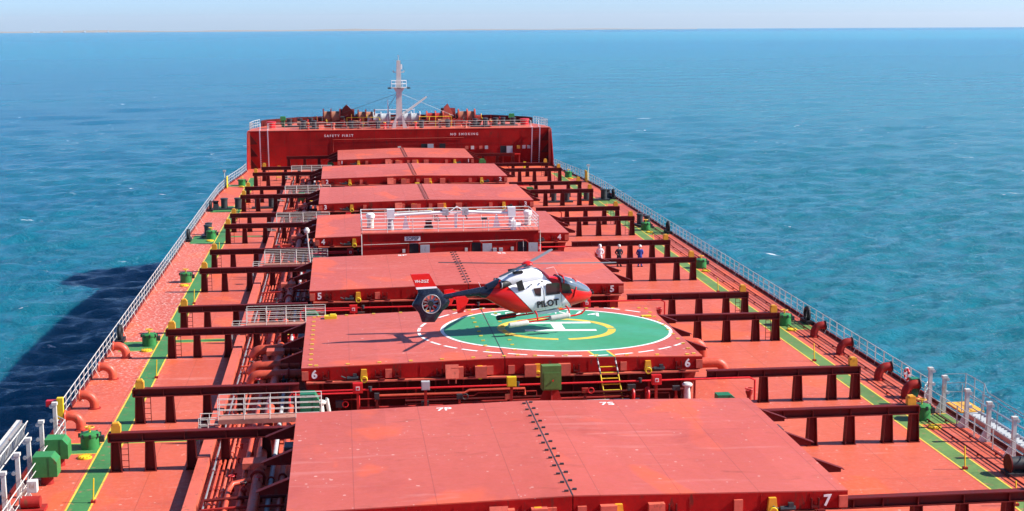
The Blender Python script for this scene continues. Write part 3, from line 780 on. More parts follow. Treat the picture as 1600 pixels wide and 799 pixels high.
    for k, deg in enumerate((-9, 66, 172, 246)):
        a = math.radians(deg) - yaw; u = Vector((math.cos(a), math.sin(a), 0)); w = Vector((-u.y, u.x, 0)); rg = []
        for rr, ch, dz in ((.2, .10, 0), (.55, .07, 0), (.8, .14, .01), (1.2, .16, .02), (3, .155, .07), (4.7, .15, .15), (4.95, .12, .165), (5.1, .05, .17)):
            c3 = u * rr + Vector((0, 0, 3.36 + dz * .35 - math.tan(pit) * u.x * rr))
            rg.append([c3 + w * ch + Vector((0, 0, .012)), c3 + w * ch * .3 + Vector((0, 0, .03)), c3 - w * ch + Vector((0, 0, .0)), c3 + w * ch * .3 - Vector((0, 0, .018))])
        MB().loft(rg).build('rotor_blade', 'dark' if k in (2, 3) else 'blade', t)
    # antennas
    an = MB()
    an.tube([(1.05, -.25, 2.45), (.85, -.25, 2.95), (1.5, -.25, 3.0), (1.75, -.25, 2.45)], .014, 5).tube([(.6, .25, 2.9), (1.2, .25, 2.55)], .014, 5).tube([(-2.9, 0, 2.35), (-3.0, 0, 2.65)], .012, 5)
    an.build('antenna', 'gwhite', t)
    return t
def glass_blue():
    m, nt, b = newmat('windscreen_glass'); b.inputs['Base Color'].default_value = (.16, .20, .23, 1)
    b.inputs['Roughness'].default_value = .06; b.inputs['Metallic'].default_value = .25; b.inputs['Coat Weight'].default_value = 1
    return m
helicopter()

# ============================================================ CROSSWALK PLATFORMS, PIPES, GAPS BETWEEN THE HATCHES
def rails(mb_posts, mb_rails, pts, h, n_r=3, r=.024, every=None):
    for i, p in enumerate(pts): mb_posts.append(p)
    for k in range(n_r):
        z = h * (k + 1) / n_r
        mb_rails.tube([(p[0], p[1], p[2] + z) for p in pts], r, 5)
ME_POST = {}
def postmesh(h, r=.024):
    k = (h, r)
    if k not in ME_POST: ME_POST[k] = MB().tube([(0, 0, 0), (0, 0, h)], r, 6).mesh('post', M['white'])
    return ME_POST[k]
GAPS = [(7, 73.3), (6, 96.6), (5, 121.0), (4, 144.8), (3, 168.8), (2, 192.2)]
def crossover(n, y):
    t = T('crossover_platform', 'white railed bridge over port pipes between the %s and the %s' % (HN[n - 1], HN[n]), 'walkway bridge', (0, y, 0), 0, 'railed bridges over the deck pipes')
    x0, x1 = -14.75, -9.7; zf = 1.15
    MB().span(x0, x1, -.42, .42, zf - .08, zf).span(x0, x1, -.46, -.40, zf - .2, zf + .03).span(x0, x1, .40, .46, zf - .2, zf + .03).build('platform_floor', 'wood', t)
    for yy, nm in ((-.44, 0), (.44, 1)):
        r_ = MB(); P = [(x0 + (x1 - x0) * i / 4, yy, zf) for i in range(5)]
        for k in range(4): r_.tube([(x0, yy, zf + 1.1 * (k + 1) / 4), (x1, yy, zf + 1.1 * (k + 1) / 4)], .019, 5)
        r_.build('guard_rail', 'white', t)
        for p in P: link('post', postmesh(1.1), t, p)
        r2 = MB()
        for k in range(3): r2.tube([(x0 - .95, yy, .35 + .95 * (k + 1) / 3), (x0, yy, .35 + .95 * (k + 1) / 3)], .024, 5)
        r2.build('stair_rail', 'white', t); link('post', postmesh(1.3), t, (x0 - .95, yy, .0)); link('post', postmesh(1.3), t, (x0 - .5, yy, .0))
    st = MB()
    for k in range(4): st.box(x0 - .1 - k * .25, 0, zf - .22 - k * .26, .24, .8, .04)
    st.build('stair_tread', 'wood', t)
    for x in (x0 + .2, -12.2, x1 - .2): MB().span(x - .06, x + .06, -.35, -.25, 0, zf - .1).span(x - .06, x + .06, .25, .35, 0, zf - .1).build('leg', 'beam', t)
for n, y in GAPS: crossover(n, y)

# long trunk and pipes on the port side
def port_run():
    t = T('cable_trunk', 'long low salmon cable trunk running forward along the port pipes', 'cable trunk', (-15.1, 50, 0))
    edges = [-5, 5.3, 18.6, 27.4, 42.6, 49.9, 65.6, 75, 90.8, 98.6, 114.5, 122.7, 138.6, 146.2]
    for a, b in zip(edges[:-1], edges[1:]): MB().span(-.26, .26, a + .02, b - .02, .06, .55).span(-.29, .29, a + .02, a + .14, .05, .58).build('trunk_section', 'salmon', t)
    t = T('small_pipe_rack', 'bundle of five thin orange pipes beside the cable trunk on the port deck', 'pipe rack', (0, 45, 0))
    sup = MB().box(0, 0, .2, 1.25, .08, .06).box(-.55, 0, .1, .06, .08, .2).box(.55, 0, .1, .06, .08, .2)
    for i in range(5): sup.box(-.44 + i * .22, 0, .33, .12, .05, .12)
    ms = sup.mesh('support', M['red'])
    for i, (r, mt) in enumerate(((.045, 'galv'), (.06, 'pipe'), (.055, 'pipe'), (.065, 'salmon'), (.05, 'pipe'))):
        mb = MB(); x = -14.55 + i * .22; pts = []
        L = 152; wob = 0
        pts = [(x, -5 + 3.0 * k, .36 + .03 * math.sin(k * 1.9 + i)) for k in range(53)]
        mb.tube(pts, r, 6)
        for k in range(1, 26): mb.tube([(x, k * 6.0 - 2 + i * .9, .36), (x, k * 6.0 - 1.7 + i * .9, .36)], r * 1.7, 7)
        mb.build('pipe', mt, t)
    for k in range(62): link('support', ms, t, (-14.11, -2 + k * 2.4, 0))
    for nm, x, z, r, mt, lab in (('deck_pipe', -13.05, .5, .12, 'pipe', 'slender orange pipe between the thin pipe bundle and the thick pipe'), ('deck_pipe', -12.42, .62, .25, 'pipe', 'thickest of the long pipes along the port side of the hatches'),
                             ('deck_pipe', -11.85, .45, .11, 'grey', 'slim grey pipe just inboard of the thick pipe'), ('deck_pipe', -11.35, .5, .14, 'pipe', 'innermost long orange pipe close under the port hatch sides')):
        t = T(nm, lab, 'pipe', (x, 45, 0), 0, 'long pipes on the port deck')
        MB().tube([(0, -6, z), (0, 153, z)], r, 12).build('pipe', mt, t)
        fl = MB().tube([(0, -.06, z), (0, .06, z)], r * 1.45, 14).mesh('flange', M['red'])
        sd = MB().prism([(-r, 0), (r, 0), (r * .8, z - r * .6), (-r * .8, z - r * .6)], 'y', -.08, .08).mesh('saddle', M['beam'])
        for k in range(21): link('flange', fl, t, (0, 2 + k * 7.2 + x * .3, 0)); link('saddle', sd, t, (0, 4 + k * 7.2, 0))
port_run()

def elbow_pipe(x, y, s, label, group):
    """deck ventilator pipe: rises, bends outboard, flanged mouth"""
    t = T('vent_elbow', label, 'vent pipe', (x, y, 0), 0, group)
    R = .52; pts = [(0, 0, 0), (0, 0, .25)] + [(s * (R - R * math.cos(a)), 0, .25 + R * math.sin(a)) for a in [PI / 2 * i / 7 for i in range(1, 8)]] + [(s * (R + .22), 0, .25 + R - .02)]
    MB().tube(pts, .25, 16, caps=True).build('pipe', 'pipe' if s < 0 else 'red', t)
    e = pts[-1]; MB().torus((e[0], 0, e[2]), .28, .05, 'x', 20).build('flange', 'pipe' if s < 0 else 'dark', t)
    MB().tube([(e[0] - s * .02, 0, e[2]), (e[0] + s * .015, 0, e[2])], .22, 14).build('mouth', 'black', t)
    MB().lathe([(.34, 0), (.34, .04), (.27, .05)], 16).build('base_flange', 'red', t)
OW = ['nearest', 'second nearest', 'third', 'farthest']
for i, y in enumerate((76.3, 80.6, 87.3, 92.9)): elbow_pipe(-21.95, y, -1, '%s of the four curved orange vent pipes by the port railing' % OW[i], 'vent pipes by the port railing')
for i, y in enumerate((77.0, 81.2, 87.9, 93.1)): elbow_pipe(22.0, y, 1, '%s of the four curved dark red vent pipes by the starboard railing' % OW[i], 'vent pipes by the starboard railing')

ME_CL = MB().box(0, 0, 0, .09, .09, .2).mesh('clamp', M['dark'])
def drum(x, y, label):
    t = T('tank_hatch', label, 'tank hatch', (x, y, 0), 0, 'green tank access hatches')
    MB().lathe([(.46, 0), (.46, .62), (.50, .62), (.50, .72), (.44, .76), (.1, .80)], 22).build('trunk', 'green', t)
    for k in range(8):
        a = k * PI / 4 + .2; link('clamp', ME_CL, t, (.5 * math.cos(a), .5 * math.sin(a), .67))
    MB().box(.58, 0, .45, .2, .24, .3).build('hinge', 'dark', t)
    MB().tube([(0, 0, .78), (0, 0, 1.02)], .045, 8).build('spindle', 'yellow', t)
    w = MB().torus((0, 0, 1.04), .22, .028, 'z', 20)
    for k in range(2): a = k * PI / 2; w.tube([(-.22 * math.cos(a), -.22 * math.sin(a), 1.04), (.22 * math.cos(a), .22 * math.sin(a), 1.04)], .018, 5)
    w.build('handwheel', 'amber', t)
    c = T('manhole_cover', 'yellow manhole cover just aft of the ' + label.replace('green tank hatch with yellow handwheel on', 'green drum on').replace(' walkway level with', ' side by'), 'manhole cover', (x + .02, y - 1.75, 0), 0, 'yellow manhole covers')
    MB().lathe([(.34, 0), (.34, .07), (.30, .10), (.05, .11)], 20).build('lid', 'yellow', c)
    b = MB()
    for k in range(12): a = k * PI / 6; b.box(.30 * math.cos(a), .30 * math.sin(a), .11, .045, .045, .05)
    b.build('bolt_ring', 'amber', c)
for i in range(6):
    near = {0: 'nearest hatch', 1: 'helideck hatch', 2: 'fifth hatch', 3: 'fourth hatch', 4: 'third hatch', 5: 'second hatch'}[i]
    if i != 4:
        drum(-20.95, DR_L[i], 'green tank hatch with yellow handwheel on the port walkway level with %s' % near)
        drum(21.2, DR_R[i], 'green tank hatch with yellow handwheel on the starboard walkway level with %s' % near)

def bollard(x, y, rz, label, h=1.0, r=.30, mat='dark', z=0, group='mooring bollards', gap=1.5):
    t = T('mooring_bollard', label, 'bollard', (x, y, z), rz, group)
    MB().box(0, 0, .09, gap + 1.3, .95, .18).build('base_plate', mat, t)
    for s in (-1, 1): MB().lathe([(r, .18), (r, h), (r * 1.18, h + .02), (r * 1.18, h + .14), (r * .9, h + .17)], 18, (s * gap / 2, 0, 0)).build('barrel', mat, t)
bollard(-21.4, 146.3, PI / 2, 'pair of black mooring bollards by the port railing level with the fourth hatch')
bollard(21.5, 146.4, PI / 2 + .3, 'pair of black mooring bollards by the starboard railing level with the fourth hatch', h=1.05)
bollard(-20.6, 166.7, .05, 'pair of dark mooring bollards outboard on port deck level with the third hatch', h=1.1, r=.36)
bollard(-17.0, 167.0, .05, 'pair of dark mooring bollards under the port girder by the third hatch', h=1.0)
bollard(20.4, 168.6, 0, 'pair of dark mooring bollards outboard on starboard deck level with the third hatch', h=1.15, r=.36, gap=2.0)
bollard(16.2, 167.5, 0, 'pair of dark bollards under the starboard girder by the third hatch', h=1.0)
def fairlead(x, y, s, label, rope=False):
    t = T('fairlead', label, 'fairlead', (x, y, 0), 0, 'roller fairleads at the railing')
    MB().box(0, 0, .12, .5, 1.5, .24).build('base', 'black', t)
    MB().torus((0, 0, .62), .42, .14, 'x', 18, 8).build('chock_ring', 'black', t)
    if rope:
        MB().box(-s * .5, .9, .35, .7, 1.0, .6, taper=.7).build('roller_housing', 'dark', t)
        MB().lathe([(.28, .0), (.28, .8), (.34, .82), (.34, .95)], 14, (-s * .45, 1.2, 0)).build('roller', 'black', t)
for s, w in ((-1, 'port'), (1, 'starboard')):
    fairlead(s * 22.95, 97.6, s, 'black fairlead in the %s railing near the vent pipes' % w)
    fairlead(s * 22.95, 141.6 + (s < 0) * 1.3, s, 'black fairlead in the %s railing near the fourth hatch' % w)
    fairlead(s * 22.75, 170 - (s < 0) * 4.4, s, 'black fairlead with rollers at the %s railing near the third hatch' % w, True)
    t = T('pilot_ladder_stand', 'yellow and white stand with lamp at the %s railing near the bow' % w, 'stand', (s * 22.6, 188.5, 0))
    MB().box(0, 0, .75, .08, 1.6, 1.4).build('board', 'yellow', t); MB().tube([(s * .3, 0, 0), (s * .3, 0, 2.1)], .05, 6).build('pole', 'white', t); MB().box(s * .3, 0, 2.1, .35, .3, .25).build('lamp', 'grey', t)
for i, x in enumerate((21.35, 22.25)):
    t = T('edge_pipe', ('inner' if i == 0 else 'outer') + ' thin dark pipe running low along the starboard deck edge', 'pipe', (x, 50, 0))
    MB().tube([(0, 0, .1), (0, 100, .1)], .035, 6).build('pipe', 'beam', t)
    cl = MB().box(0, 0, .05, .12, .06, .1).mesh('clip', M['red'])
    for k in range(33): link('clip', cl, t, (0, 1 + k * 3, 0))
# thin yellow posts along the walkways
for s, ys, w in ((-1, (64.2, 87.2, 110.5, 134.2, 158), 'port'), (1, (58.7, 64.0, 86.3, 109.8, 133.6, 157.6), 'starboard')):
    for i, y in enumerate(ys):
        t = T('walkway_post', 'thin yellow post on the %s walkway edge, %s' % (w, ['nearest the camera', 'second nearest', 'third nearest', 'fourth nearest', 'farther forward', 'farthest forward'][i]), 'post', (s * (19.45 if s < 0 else 19.85), y, 0), 0, 'yellow posts along the walkways')
        MB().tube([(0, 0, .1), (s * -.06, 0, 1.1)], .032, 6).build('pole', 'yellow', t); MB().box(0, 0, .06, .2, .2, .12).build('foot', 'red', t)

# ---- objects standing in the gaps before each hatch
def valve_cluster(x, y, n, seed):
    rnd = random.Random(seed)
    t = T('valve_manifold', 'cluster of red valves and handwheels under the port edge of the %s' % HN[n], 'valves', (x, y, 0), 0, 'valve clusters between hatches')
    for k in range(7):
        px, py = rnd.uniform(-1.3, 1.3), rnd.uniform(-1.0, 1.0); h = rnd.uniform(.5, 1.0)
        v = MB().lathe([(.13, 0), (.10, .2), (.15, .3), (.15, .42), (.06, .5), (.04, h)], 10, (px, py, 0)).build('valve', rnd.choice(['fire', 'red', 'pipe']), t)
        w = MB().torus((px, py, h), .15, .022, 'z', 14); w.tube([(px - .15, py, h), (px + .15, py, h)], .015, 5); w.build('handwheel', rnd.choice(['fire', 'yellow', 'red']), v)
    mb = MB()
    for k in range(4): mb.tube([(-1.5, -.9 + k * .55, .3), (1.5, -.9 + k * .55, .3)], .06, 7)
    mb.build('branch_pipe', 'pipe', t)
ME_FB = MB().box(0, .12, .72, .1, .1, 1.44).prism([(-.22, 0), (.22, 0), (.05, .4), (-.05, .4)], 'y', .06, .18).mesh('bracket', M['red'])
def cross_pipes(n, y):
    """pipes that run athwartships in front of a coaming"""
    t = T('fire_main', 'bright red fire pipe crossing the deck in front of the %s' % HN[n], 'pipe', (0, y - .75, 0), 0, 'red pipes before the hatches')
    w = 9.0 if n == 1 else 10.9
    pts = [(-11.4, 0, .1), (-11.4, 0, 1.25), (-11.2, 0, 1.45), (13.2, 0, 1.45), (13.5, 0, 1.3), (13.5, 0, .2)]
    MB().tube(pts, .055, 8).build('pipe', 'fire', t)
    MB().tube([(-11.2, -.25, 1.36), (-7.9, -.25, 1.36), (-7.8, -.25, 1.2), (-7.8, -.25, .1)], .05, 8).build('branch_pipe', 'fire', t)
    for k in range(9): link('bracket', ME_FB, t, (-9.8 + k * 2.5, 0, 0))
    for x in (-7.2, .6, 7.2): MB().tube([(x, 0, 1.38), (x, 0, 1.62)], .1, 8).build('hydrant_valve', 'dark', t)
    t = T('low_pipe_bundle', 'low tangle of dark pipes on the deck before the %s' % HN[n], 'pipes', (0, y - 1.7, 0), 0, 'low pipes before the hatches')
    rnd = random.Random(n)
    for k in range(5):
        z = .18 + .1 * k; yy = -.5 + .27 * k; a, b = rnd.uniform(-9.5, -5), rnd.uniform(1, 9)
        mb = MB().tube([(a, yy, .02), (a, yy, z), (a + (b - a) * .4, yy, z), (a + (b - a) * .44, yy + .2, z + .1), (b, yy + .2, z + .1), (b, yy + .2, .02)], .05 + .015 * (k % 3), 7)
        mb.build('pipe', ['dark', 'red', 'pipe', 'grey', 'red'][k], t)
WBL = {}
def wallbox(x, y, z, mat, label, s=.5, legs=True, sign=None, name='hose_box'):
    t = T(name, label, 'box', (x, y, 0))
    MB().box(0, 0, z, s, .3, s * 1.02).build('cabinet', mat, t)
    MB().box(0, -.155, z, s * .86, .012, s * .88).build('door', mat, t)
    if sign:
        MB().box(0, -.168, z, .2, .012, .2).build('sign', 'lineW', t); MB().box(0, -.176, z, .11, .01, .11).build('symbol', 'fire', t)
    MB().box(0, .05, (z - s / 2) / 2, .14, .14, z - s / 2).prism([(-.3, 0), (.3, 0), (.07, .45), (-.07, .45)], 'y', .02, .1).build('pedestal', 'red', t)
def boxvent(x, y, z0, label, w=.95, h=1.05, d=.8, mat='green', rz=0, name='box_ventilator'):
    t = T(name, label, 'ventilator', (x, y, 0), rz, 'green box ventilators')
    P = [(-w / 2, z0), (w / 2 - .0, z0), (w / 2, z0 + h * .72), (w * .28, z0 + h), (-w / 2, z0 + h)]
    MB().prism(P, 'y', -d / 2, d / 2).build('hood', mat, t)
    MB().prism([(w * .18, z0 + .02), (w / 2 + .012, z0 + .02), (w / 2 + .012, z0 + h * .7), (w * .3, z0 + h * .97), (w * .18, z0 + h * .97)], 'y', -d / 2 - .012, -d / 2 + .01).build('hood_edge', mat, t)
    MB().lathe([(.3, 0), (.26, z0)], 14).build('neck', 'red', t)
def gap_gear(n, y):
    rnd = random.Random(40 + n)
    t = T('gap_machinery', 'dense dark pipes, valve stands and cable trays crowding the gap before the %s' % HN[n], 'pipework', (0, y - 1.2, 0), 0, 'pipework in the gaps between hatches')
    for k in range(9):
        x = -9.2 + k * 2.25 + rnd.uniform(-.5, .5)
        if 4.4 < x < 6.6: continue
        h = rnd.uniform(.6, 1.25)
        v = MB().box(0 + x, 0, h / 2, .12, .12, h).prism([(x - .28, 0), (x + .28, 0), (x + .08, h * .6), (x - .08, h * .6)], 'y', -.03, .03).build('stand', rnd.choice(['beam', 'red', 'beam']), t)
        MB().box(x, -.05, h, rnd.uniform(.25, .5), .22, rnd.uniform(.18, .35)).build('valve_block', rnd.choice(['dark', 'red', 'beam', 'salmon', 'dark']), v)
        if k % 3 == 0: MB().torus((x + .3, -.15, h), .15, .03, 'y', 12).build('handwheel', rnd.choice(['fire', 'dark']), v)
    for k in range(6):
        z = .35 + .16 * k; a, b = rnd.uniform(-10, -3), rnd.uniform(-1, 10); q = rnd.uniform(.25, .7)
        MB().tube([(a, .3, z - .3), (a, .3, z), (a + (b - a) * q, .3, z), (a + (b - a) * q + .25, .3, z + .14), (b, .3, z + .14), (b, .3, z - .2)], rnd.choice([.035, .05, .07]), 6).build('pipe', rnd.choice(['beam', 'dark', 'pipe', 'red', 'beam']), t)
    MB().box(-1, .55, .22, 17, .35, .08).build('cable_tray', 'dark', t)
for n in (6, 5, 4, 3, 2, 1):
    if n > 1: gap_gear(n, HY[n][0])
    cross_pipes(n, HY[n][0]); valve_cluster(-11.0, HY[n][0] - 4.4, n, n)
for n in (6, 5, 4, 3, 2):
    y = HY[n][0] - 1.35
    wallbox(-7.85, y, 1.72 if n == 6 else 1.5, 'fire', 'red fire hose cabinet on the port side before the %s' % HN[n], .52, sign=True)
    wallbox(7.95, y, 1.65 if n == 6 else 1.5, 'fire', 'red fire hose cabinet on the starboard side before the %s' % HN[n], .52, sign=True)
wallbox(-4.33, 76.3, 1.75, 'grey', 'pale grey junction box before the near face of the helideck hatch', .44, name='junction_box')
for n in (6, 3, 2): wallbox(.2, HY[n][0] - 1.35, 1.8, 'yellow', 'yellow box at the centreline before the %s' % HN[n], .5, name='yellow_box')
t = T('mushroom_ventilator', 'big rounded green ventilator head on red pedestal before the helideck hatch', 'ventilator', (2.15, 75.4, 0))
MB().prism([(-.42, 1.6), (.42, 1.55), (.42, 2.45), (.34, 2.75), (.1, 2.88), (-.42, 2.88)], 'x', -.5, .5).build('hood', 'greenv', t)
MB().box(0, -.44, 2.1, .82, .03, .86).build('hood_front', 'greenv', t); MB().tube([(.05, -.47, 2.12), (.05, -.50, 2.12)], .05, 8).build('knob', 'fire', t)
MB().prism([(-.95, 0), (.95, 0), (.35, 1.6), (-.35, 1.6)], 'y', -.04, .04).prism([(-.7, 0), (.7, 0), (.3, 1.6), (-.3, 1.6)], 'x', -.04, .04).build('pedestal', 'red', t)
MB().box(0, -.45, .45, .35, .3, .7).build('foot_box', 'salmon', t)
boxvent(11.5, 75.6, .35, 'dark green box ventilator right of the helideck hatch before its corner', .95, .6, .7, 'greend')
boxvent(-10.3, 74.6, .75, 'teal green box ventilator beside the nearest railed bridge', .95, 1.25, .8, 'greend')
for n, (y, lab) in enumerate([(98.6, 'helideck hatch and fifth hatch'), (121.8, 'fifth and fourth hatch')]): boxvent(-10.6, y, .5, 'teal box ventilator at the port side between %s' % lab, .9, 1.0, .8, 'greend')
boxvent(-21.95, 67.3, .42, 'nearest green box ventilator by the port gangway', 1.05, .95, .95, 'green')
boxvent(-21.95, 70.1, .42, 'farther green box ventilator by the port gangway', 1.05, .95, .95, 'green')
boxvent(-12.9, 168.8, .45, 'green box ventilator over the port pipes between the third and second hatch', .85, 1.0, .7, 'green')
boxvent(-9.9, 213 - 5.5, .4, 'green box ventilator left of the first hatch', .85, .8, .7, 'green')
boxvent(13.1, 170.0, .5, 'green box ventilator right of the second hatch, nearer one', .85, 1.0, .7, 'green')
boxvent(11.8, 194.4, .5, 'green box ventilator right of the second hatch, farther one', .9, .9, .7, 'green')
boxvent(11.0, 206.5, .5, 'green box ventilator right of the first hatch', .9, .95, .7, 'green')
# deck boxes on the port pipes
for n in (7, 6, 5, 4, 3):
    y = HY[n][1] - 2.3
    t = T('valve_chest', 'square salmon valve chest over the port pipes beside the %s' % HN[n], 'box', (-12.62, y, 0), 0, 'valve chests over the port pipes')
    MB().box(0, 0, .90, 1.05, .95, .28).build('chest', 'salmon', t); MB().box(-.4, 0, .38, .1, .1, .76).build('leg', 'beam', t); MB().box(.4, -.35, .38, .1, .1, .76).build('leg', 'beam', t)
# thick ballast pipes that cross from the trunk to the hatch
def ballast(x0, x1, y, z, r, label, s=1, down=True):
    t = T('ballast_pipe', label, 'pipe', (0, y, 0), 0, 'thick ballast pipes beside the helideck hatch')
    pts = [(x1, 0, z), (x0 + s * .5, 0, z)] + [(x0 + s * (.5 - .5 * math.sin(a)), -.0, z - .5 + .5 * math.cos(a)) for a in [PI / 2 * i / 6 for i in range(1, 7)]]
    if z - .5 > .05: pts.append((x0, 0, 0))
    MB().tube(pts, r, 14).build('pipe', 'pipe', t)
    for x in (x0 + (x1 - x0) * .55, x0 + (x1 - x0) * .9): MB().tube([(x - .05, 0, z), (x + .05, 0, z)], r * 1.3, 14).build('flange', 'red', t)
ballast(-14.0, -9.9, 90.2, .85, .30, 'farthest of three thick orange pipes at the port side of the helideck hatch')
ballast(-13.9, -9.9, 86.0, .85, .27, 'middle of three thick orange pipes at the port side of the helideck hatch')
ballast(-13.8, -9.9, 83.6, .85, .27, 'nearest of three thick orange pipes at the port side of the helideck hatch')
ballast(13.2, 9.9, 87.6, 1.05, .32, 'farther of two thick curved orange pipes at the starboard corner of the helideck hatch', -1)
ballast(13.3, 9.9, 82.8, .95, .30, 'nearer of two thick curved orange pipes at the starboard corner of the helideck hatch', -1)
t = T('branch_pipe_loop', 'bent orange branch pipe rising beside the thin pipe bundle near the nearest hatch', 'pipe', (-13.6, 62.0, 0))
MB().tube([(0, -2.0, .1), (0, -1.9, .5), (0, 1.5, .55), (.15, 1.9, .7), (.9, 2.2, .75)], .12, 10).build('pipe', 'pipe', t)
MB().lathe([(.2, 0), (.2, .08)], 12, (0, -2, 0)).build('flange', 'red', t)
# side ladder of the helideck
def helideck_ladder():
    t = T('helideck_ladder', 'yellow ladder up to the helideck at the near face of the helideck hatch', 'ladder', (5.45, 77.4, 0))
    def P(s, k): return Vector((s * .48, -.75 * (1 - k / 2.6) - .05, k))
    for s in (-1, 1):
        MB().tube([P(s, .35) + Vector((.32, 0, 0)), P(s, 1.85) + Vector((.1, 0, 0))], .04, 6).build('side_rail', 'yellow', t)
        for k in range(5): MB().tube([P(s, 1.85 + k * .17) + Vector((.1 - k * .03, -.05, 0)), P(s, 2.02 + k * .17) + Vector((.07 - k * .03, -.05, 0))], .042, 6).build('handrail', 'white' if k % 2 else 'dark', t)
    for k in range(7):
        z = .42 + k * .3; a = P(-1, z) + Vector((.32 - k * .05, 0, 0)); b = P(1, z) + Vector((.32 - k * .05, 0, 0)); MB().tube([a, b], .03, 5).build('rung', 'yellow', t)
helideck_ladder()
t = T('manhole_cover', 'yellow round cover on the deck at the foot of the yellow ladder', 'manhole cover', (6.75, 75.2, 0)); MB().lathe([(.5, .45), (.5, .55), (.3, .6)], 20).build('lid', 'yellow', t); MB().lathe([(.4, 0), (.4, .45)], 16).build('rim', 'beam', t)
for x, y, lab in ((9.6, 76.2, 'white bottle shaped vent before the right end of the helideck hatch'), (-9.75, 75.0, 'cream mushroom vent standing beside the nearest railed bridge')):
    t = T('mushroom_vent', lab, 'vent', (x, y, 0)); MB().lathe([(.16, 0), (.19, .5), (.17, .9), (.13, 1.3)], 14).build('stem', 'white', t); MB().lathe([(.26, 1.3), (.28, 1.38), (.2, 1.46)], 16).build('cap', 'white', t)
t = T('rolled_canvas', 'pale rolled canvas leaning beside the cream mushroom vent', 'roll', (-9.2, 75.0, 0)); MB().tube([(0, 0, 0), (-.25, .1, 1.5)], .1, 9).build('roll', 'white', t); MB().tube([(-.24, .1, 1.44), (-.26, .1, 1.56)], .06, 7).build('cap', 'grey', t)
for i, x in enumerate((6.9, 7.35 + .35)):
    t = T('hose_reel', ('left' if i == 0 else 'right') + ' one of two red hose reels behind the yellow ladder foot', 'hose reel', (x - .2, 76.5, 0)); MB().torus((0, 0, .85), .3, .09, 'x', 18).build('hose', 'fire', t); MB().box(0, .1, .45, .1, .1, .9).build('stand', 'red', t)
t = T('light_pole', 'thin white lamp pole over the port pipes near the fifth hatch', 'lamp pole', (-10.9, 117.8, .0)); MB().tube([(0, 0, 0), (-.35, 0, 4.2)], .05, 7).build('pole', 'white', t); MB().lathe([(.2, 4.1), (.24, 4.3), (.1, 4.5)], 12, (-.36, 0, 0)).build('lamp', 'white', t)
for s in (-1, 1):
    for n in (6, 5, 4):
        if s > 0:
            t = T('deck_light_pedestal', 'small dark red valve stand right of the %s' % HN[n], 'valve stand', (12.9, HY[n][0] - 1.8, 0), 0, 'valve stands right of the hatches'); MB().lathe([(.3, 0), (.12, .3), (.12, .7), (.2, .9), (.2, 1.0)], 10).build('stand', 'red', t); MB().torus((0, 0, 1.1), .2, .03, 'z', 14).build('handwheel', 'fire', t)

# ============================================================ RAILINGS
def railing(name, label, path, step, h=1.1, mat='white', nr=3, stay=4, rr=.026):
    t = T(name, label, 'railing', (0, 0, 0), 0, 'white deck railings')
    V = [Vector(p) for p in path]; seg = [(b - a).length for a, b in zip(V[:-1], V[1:])]; tot = sum(seg)
    def at(d):
        for a, b, L in zip(V[:-1], V[1:], seg):
            if d <= L + 1e-6: return a + (b - a) * (d / L), (b - a).normalized()
            d -= L
        return V[-1], (V[-1] - V[-2]).normalized()
    n = max(1, round(tot / step)); pts = [at(tot * i / n) for i in range(n + 1)]
    for k in range(nr):
        z = h * (k + 1) / nr
        MB().tube([p + Vector((0, 0, z)) for p, d in pts], rr if k == nr - 1 else rr * .75, 5).build('top_rail' if k == nr - 1 else 'middle_rail', mat, t)
    pm = MB().box(0, 0, h / 2, .06, .035, h).mesh('post', M[mat]); sm = MB().tube([(0, 0, h * .75), (-.4, 0, .02)], .018, 5).mesh('stay', M[mat])
    for i, (p, d) in enumerate(pts):
        if i < 99: link('post', pm, t, p, math.atan2(d.y, d.x) - PI / 2)
        if stay and i % stay == 0: link('stay', sm, t, p, math.atan2(d.y, d.x) - PI / 2 + (0 if p.x > 0 else PI))
    return t
RL = [(23.2, 76.5, 0), (23.2, 165, 0), (23.15, 181, 0), (22.65, 193, 0), (21.8, 202.5, 0), (21.45, 208.6, 0)]
railing('deck_railing', 'long white railing along the starboard deck edge', RL, 1.42)
railing('deck_railing', 'long white railing along the port deck edge', [(-x, y, z) for x, y, z in RL], 1.42)
railing('deck_railing', 'white railing at starboard gangway opening', [(22.35, 56, 0), (22.35, 76.5, 0), (23.15, 76.6, 0)], 2.1, 1.1)
railing('deck_railing', 'white railing at port gangway opening', [(-22.35, 56, 0), (-22.35, 75.3, 0), (-23.1, 75.4, 0)], 1.9, 1.1)
# gangway davit posts
def gpost(x, y, s, label):
    t = T('gangway_post', label, 'post', (x, y, 0), 0, 'white gangway posts')
    MB().box(0, 0, .95, .20, .20, 1.9, taper=.85).build('pillar', 'white', t); MB().prism([(0, 0), (-s * .55, 0), (0, 1.0)], 'y', -.02, .02).build('gusset', 'white', t)
    MB().box(0, 0, 1.95, .26, .26, .14).build('head', 'white', t); MB().tube([(s * .16, -.12, 1.82), (s * .16, .12, 1.82)], .09, 10).build('sheave', 'grey', t); MB().tube([(s * .18, -.1, 1.1), (s * .18, .1, 1.1)], .09, 10).build('lower_sheave', 'grey', t)
for i, y in enumerate((75.6, 73.7, 70.8, 68.2, 65.4)): gpost(22.8, y, 1, '%s white gangway post at the starboard deck edge' % ['farthest', 'fourth', 'third', 'second', 'nearest'][i])
for i, y in enumerate((74.2, 70.8, 67.8, 65.4, 62.6, 60.0)): gpost(-22.8, y, -1, '%s white gangway post at the port deck edge' % ['farthest', 'fifth', 'fourth', 'third', 'second', 'nearest'][i])
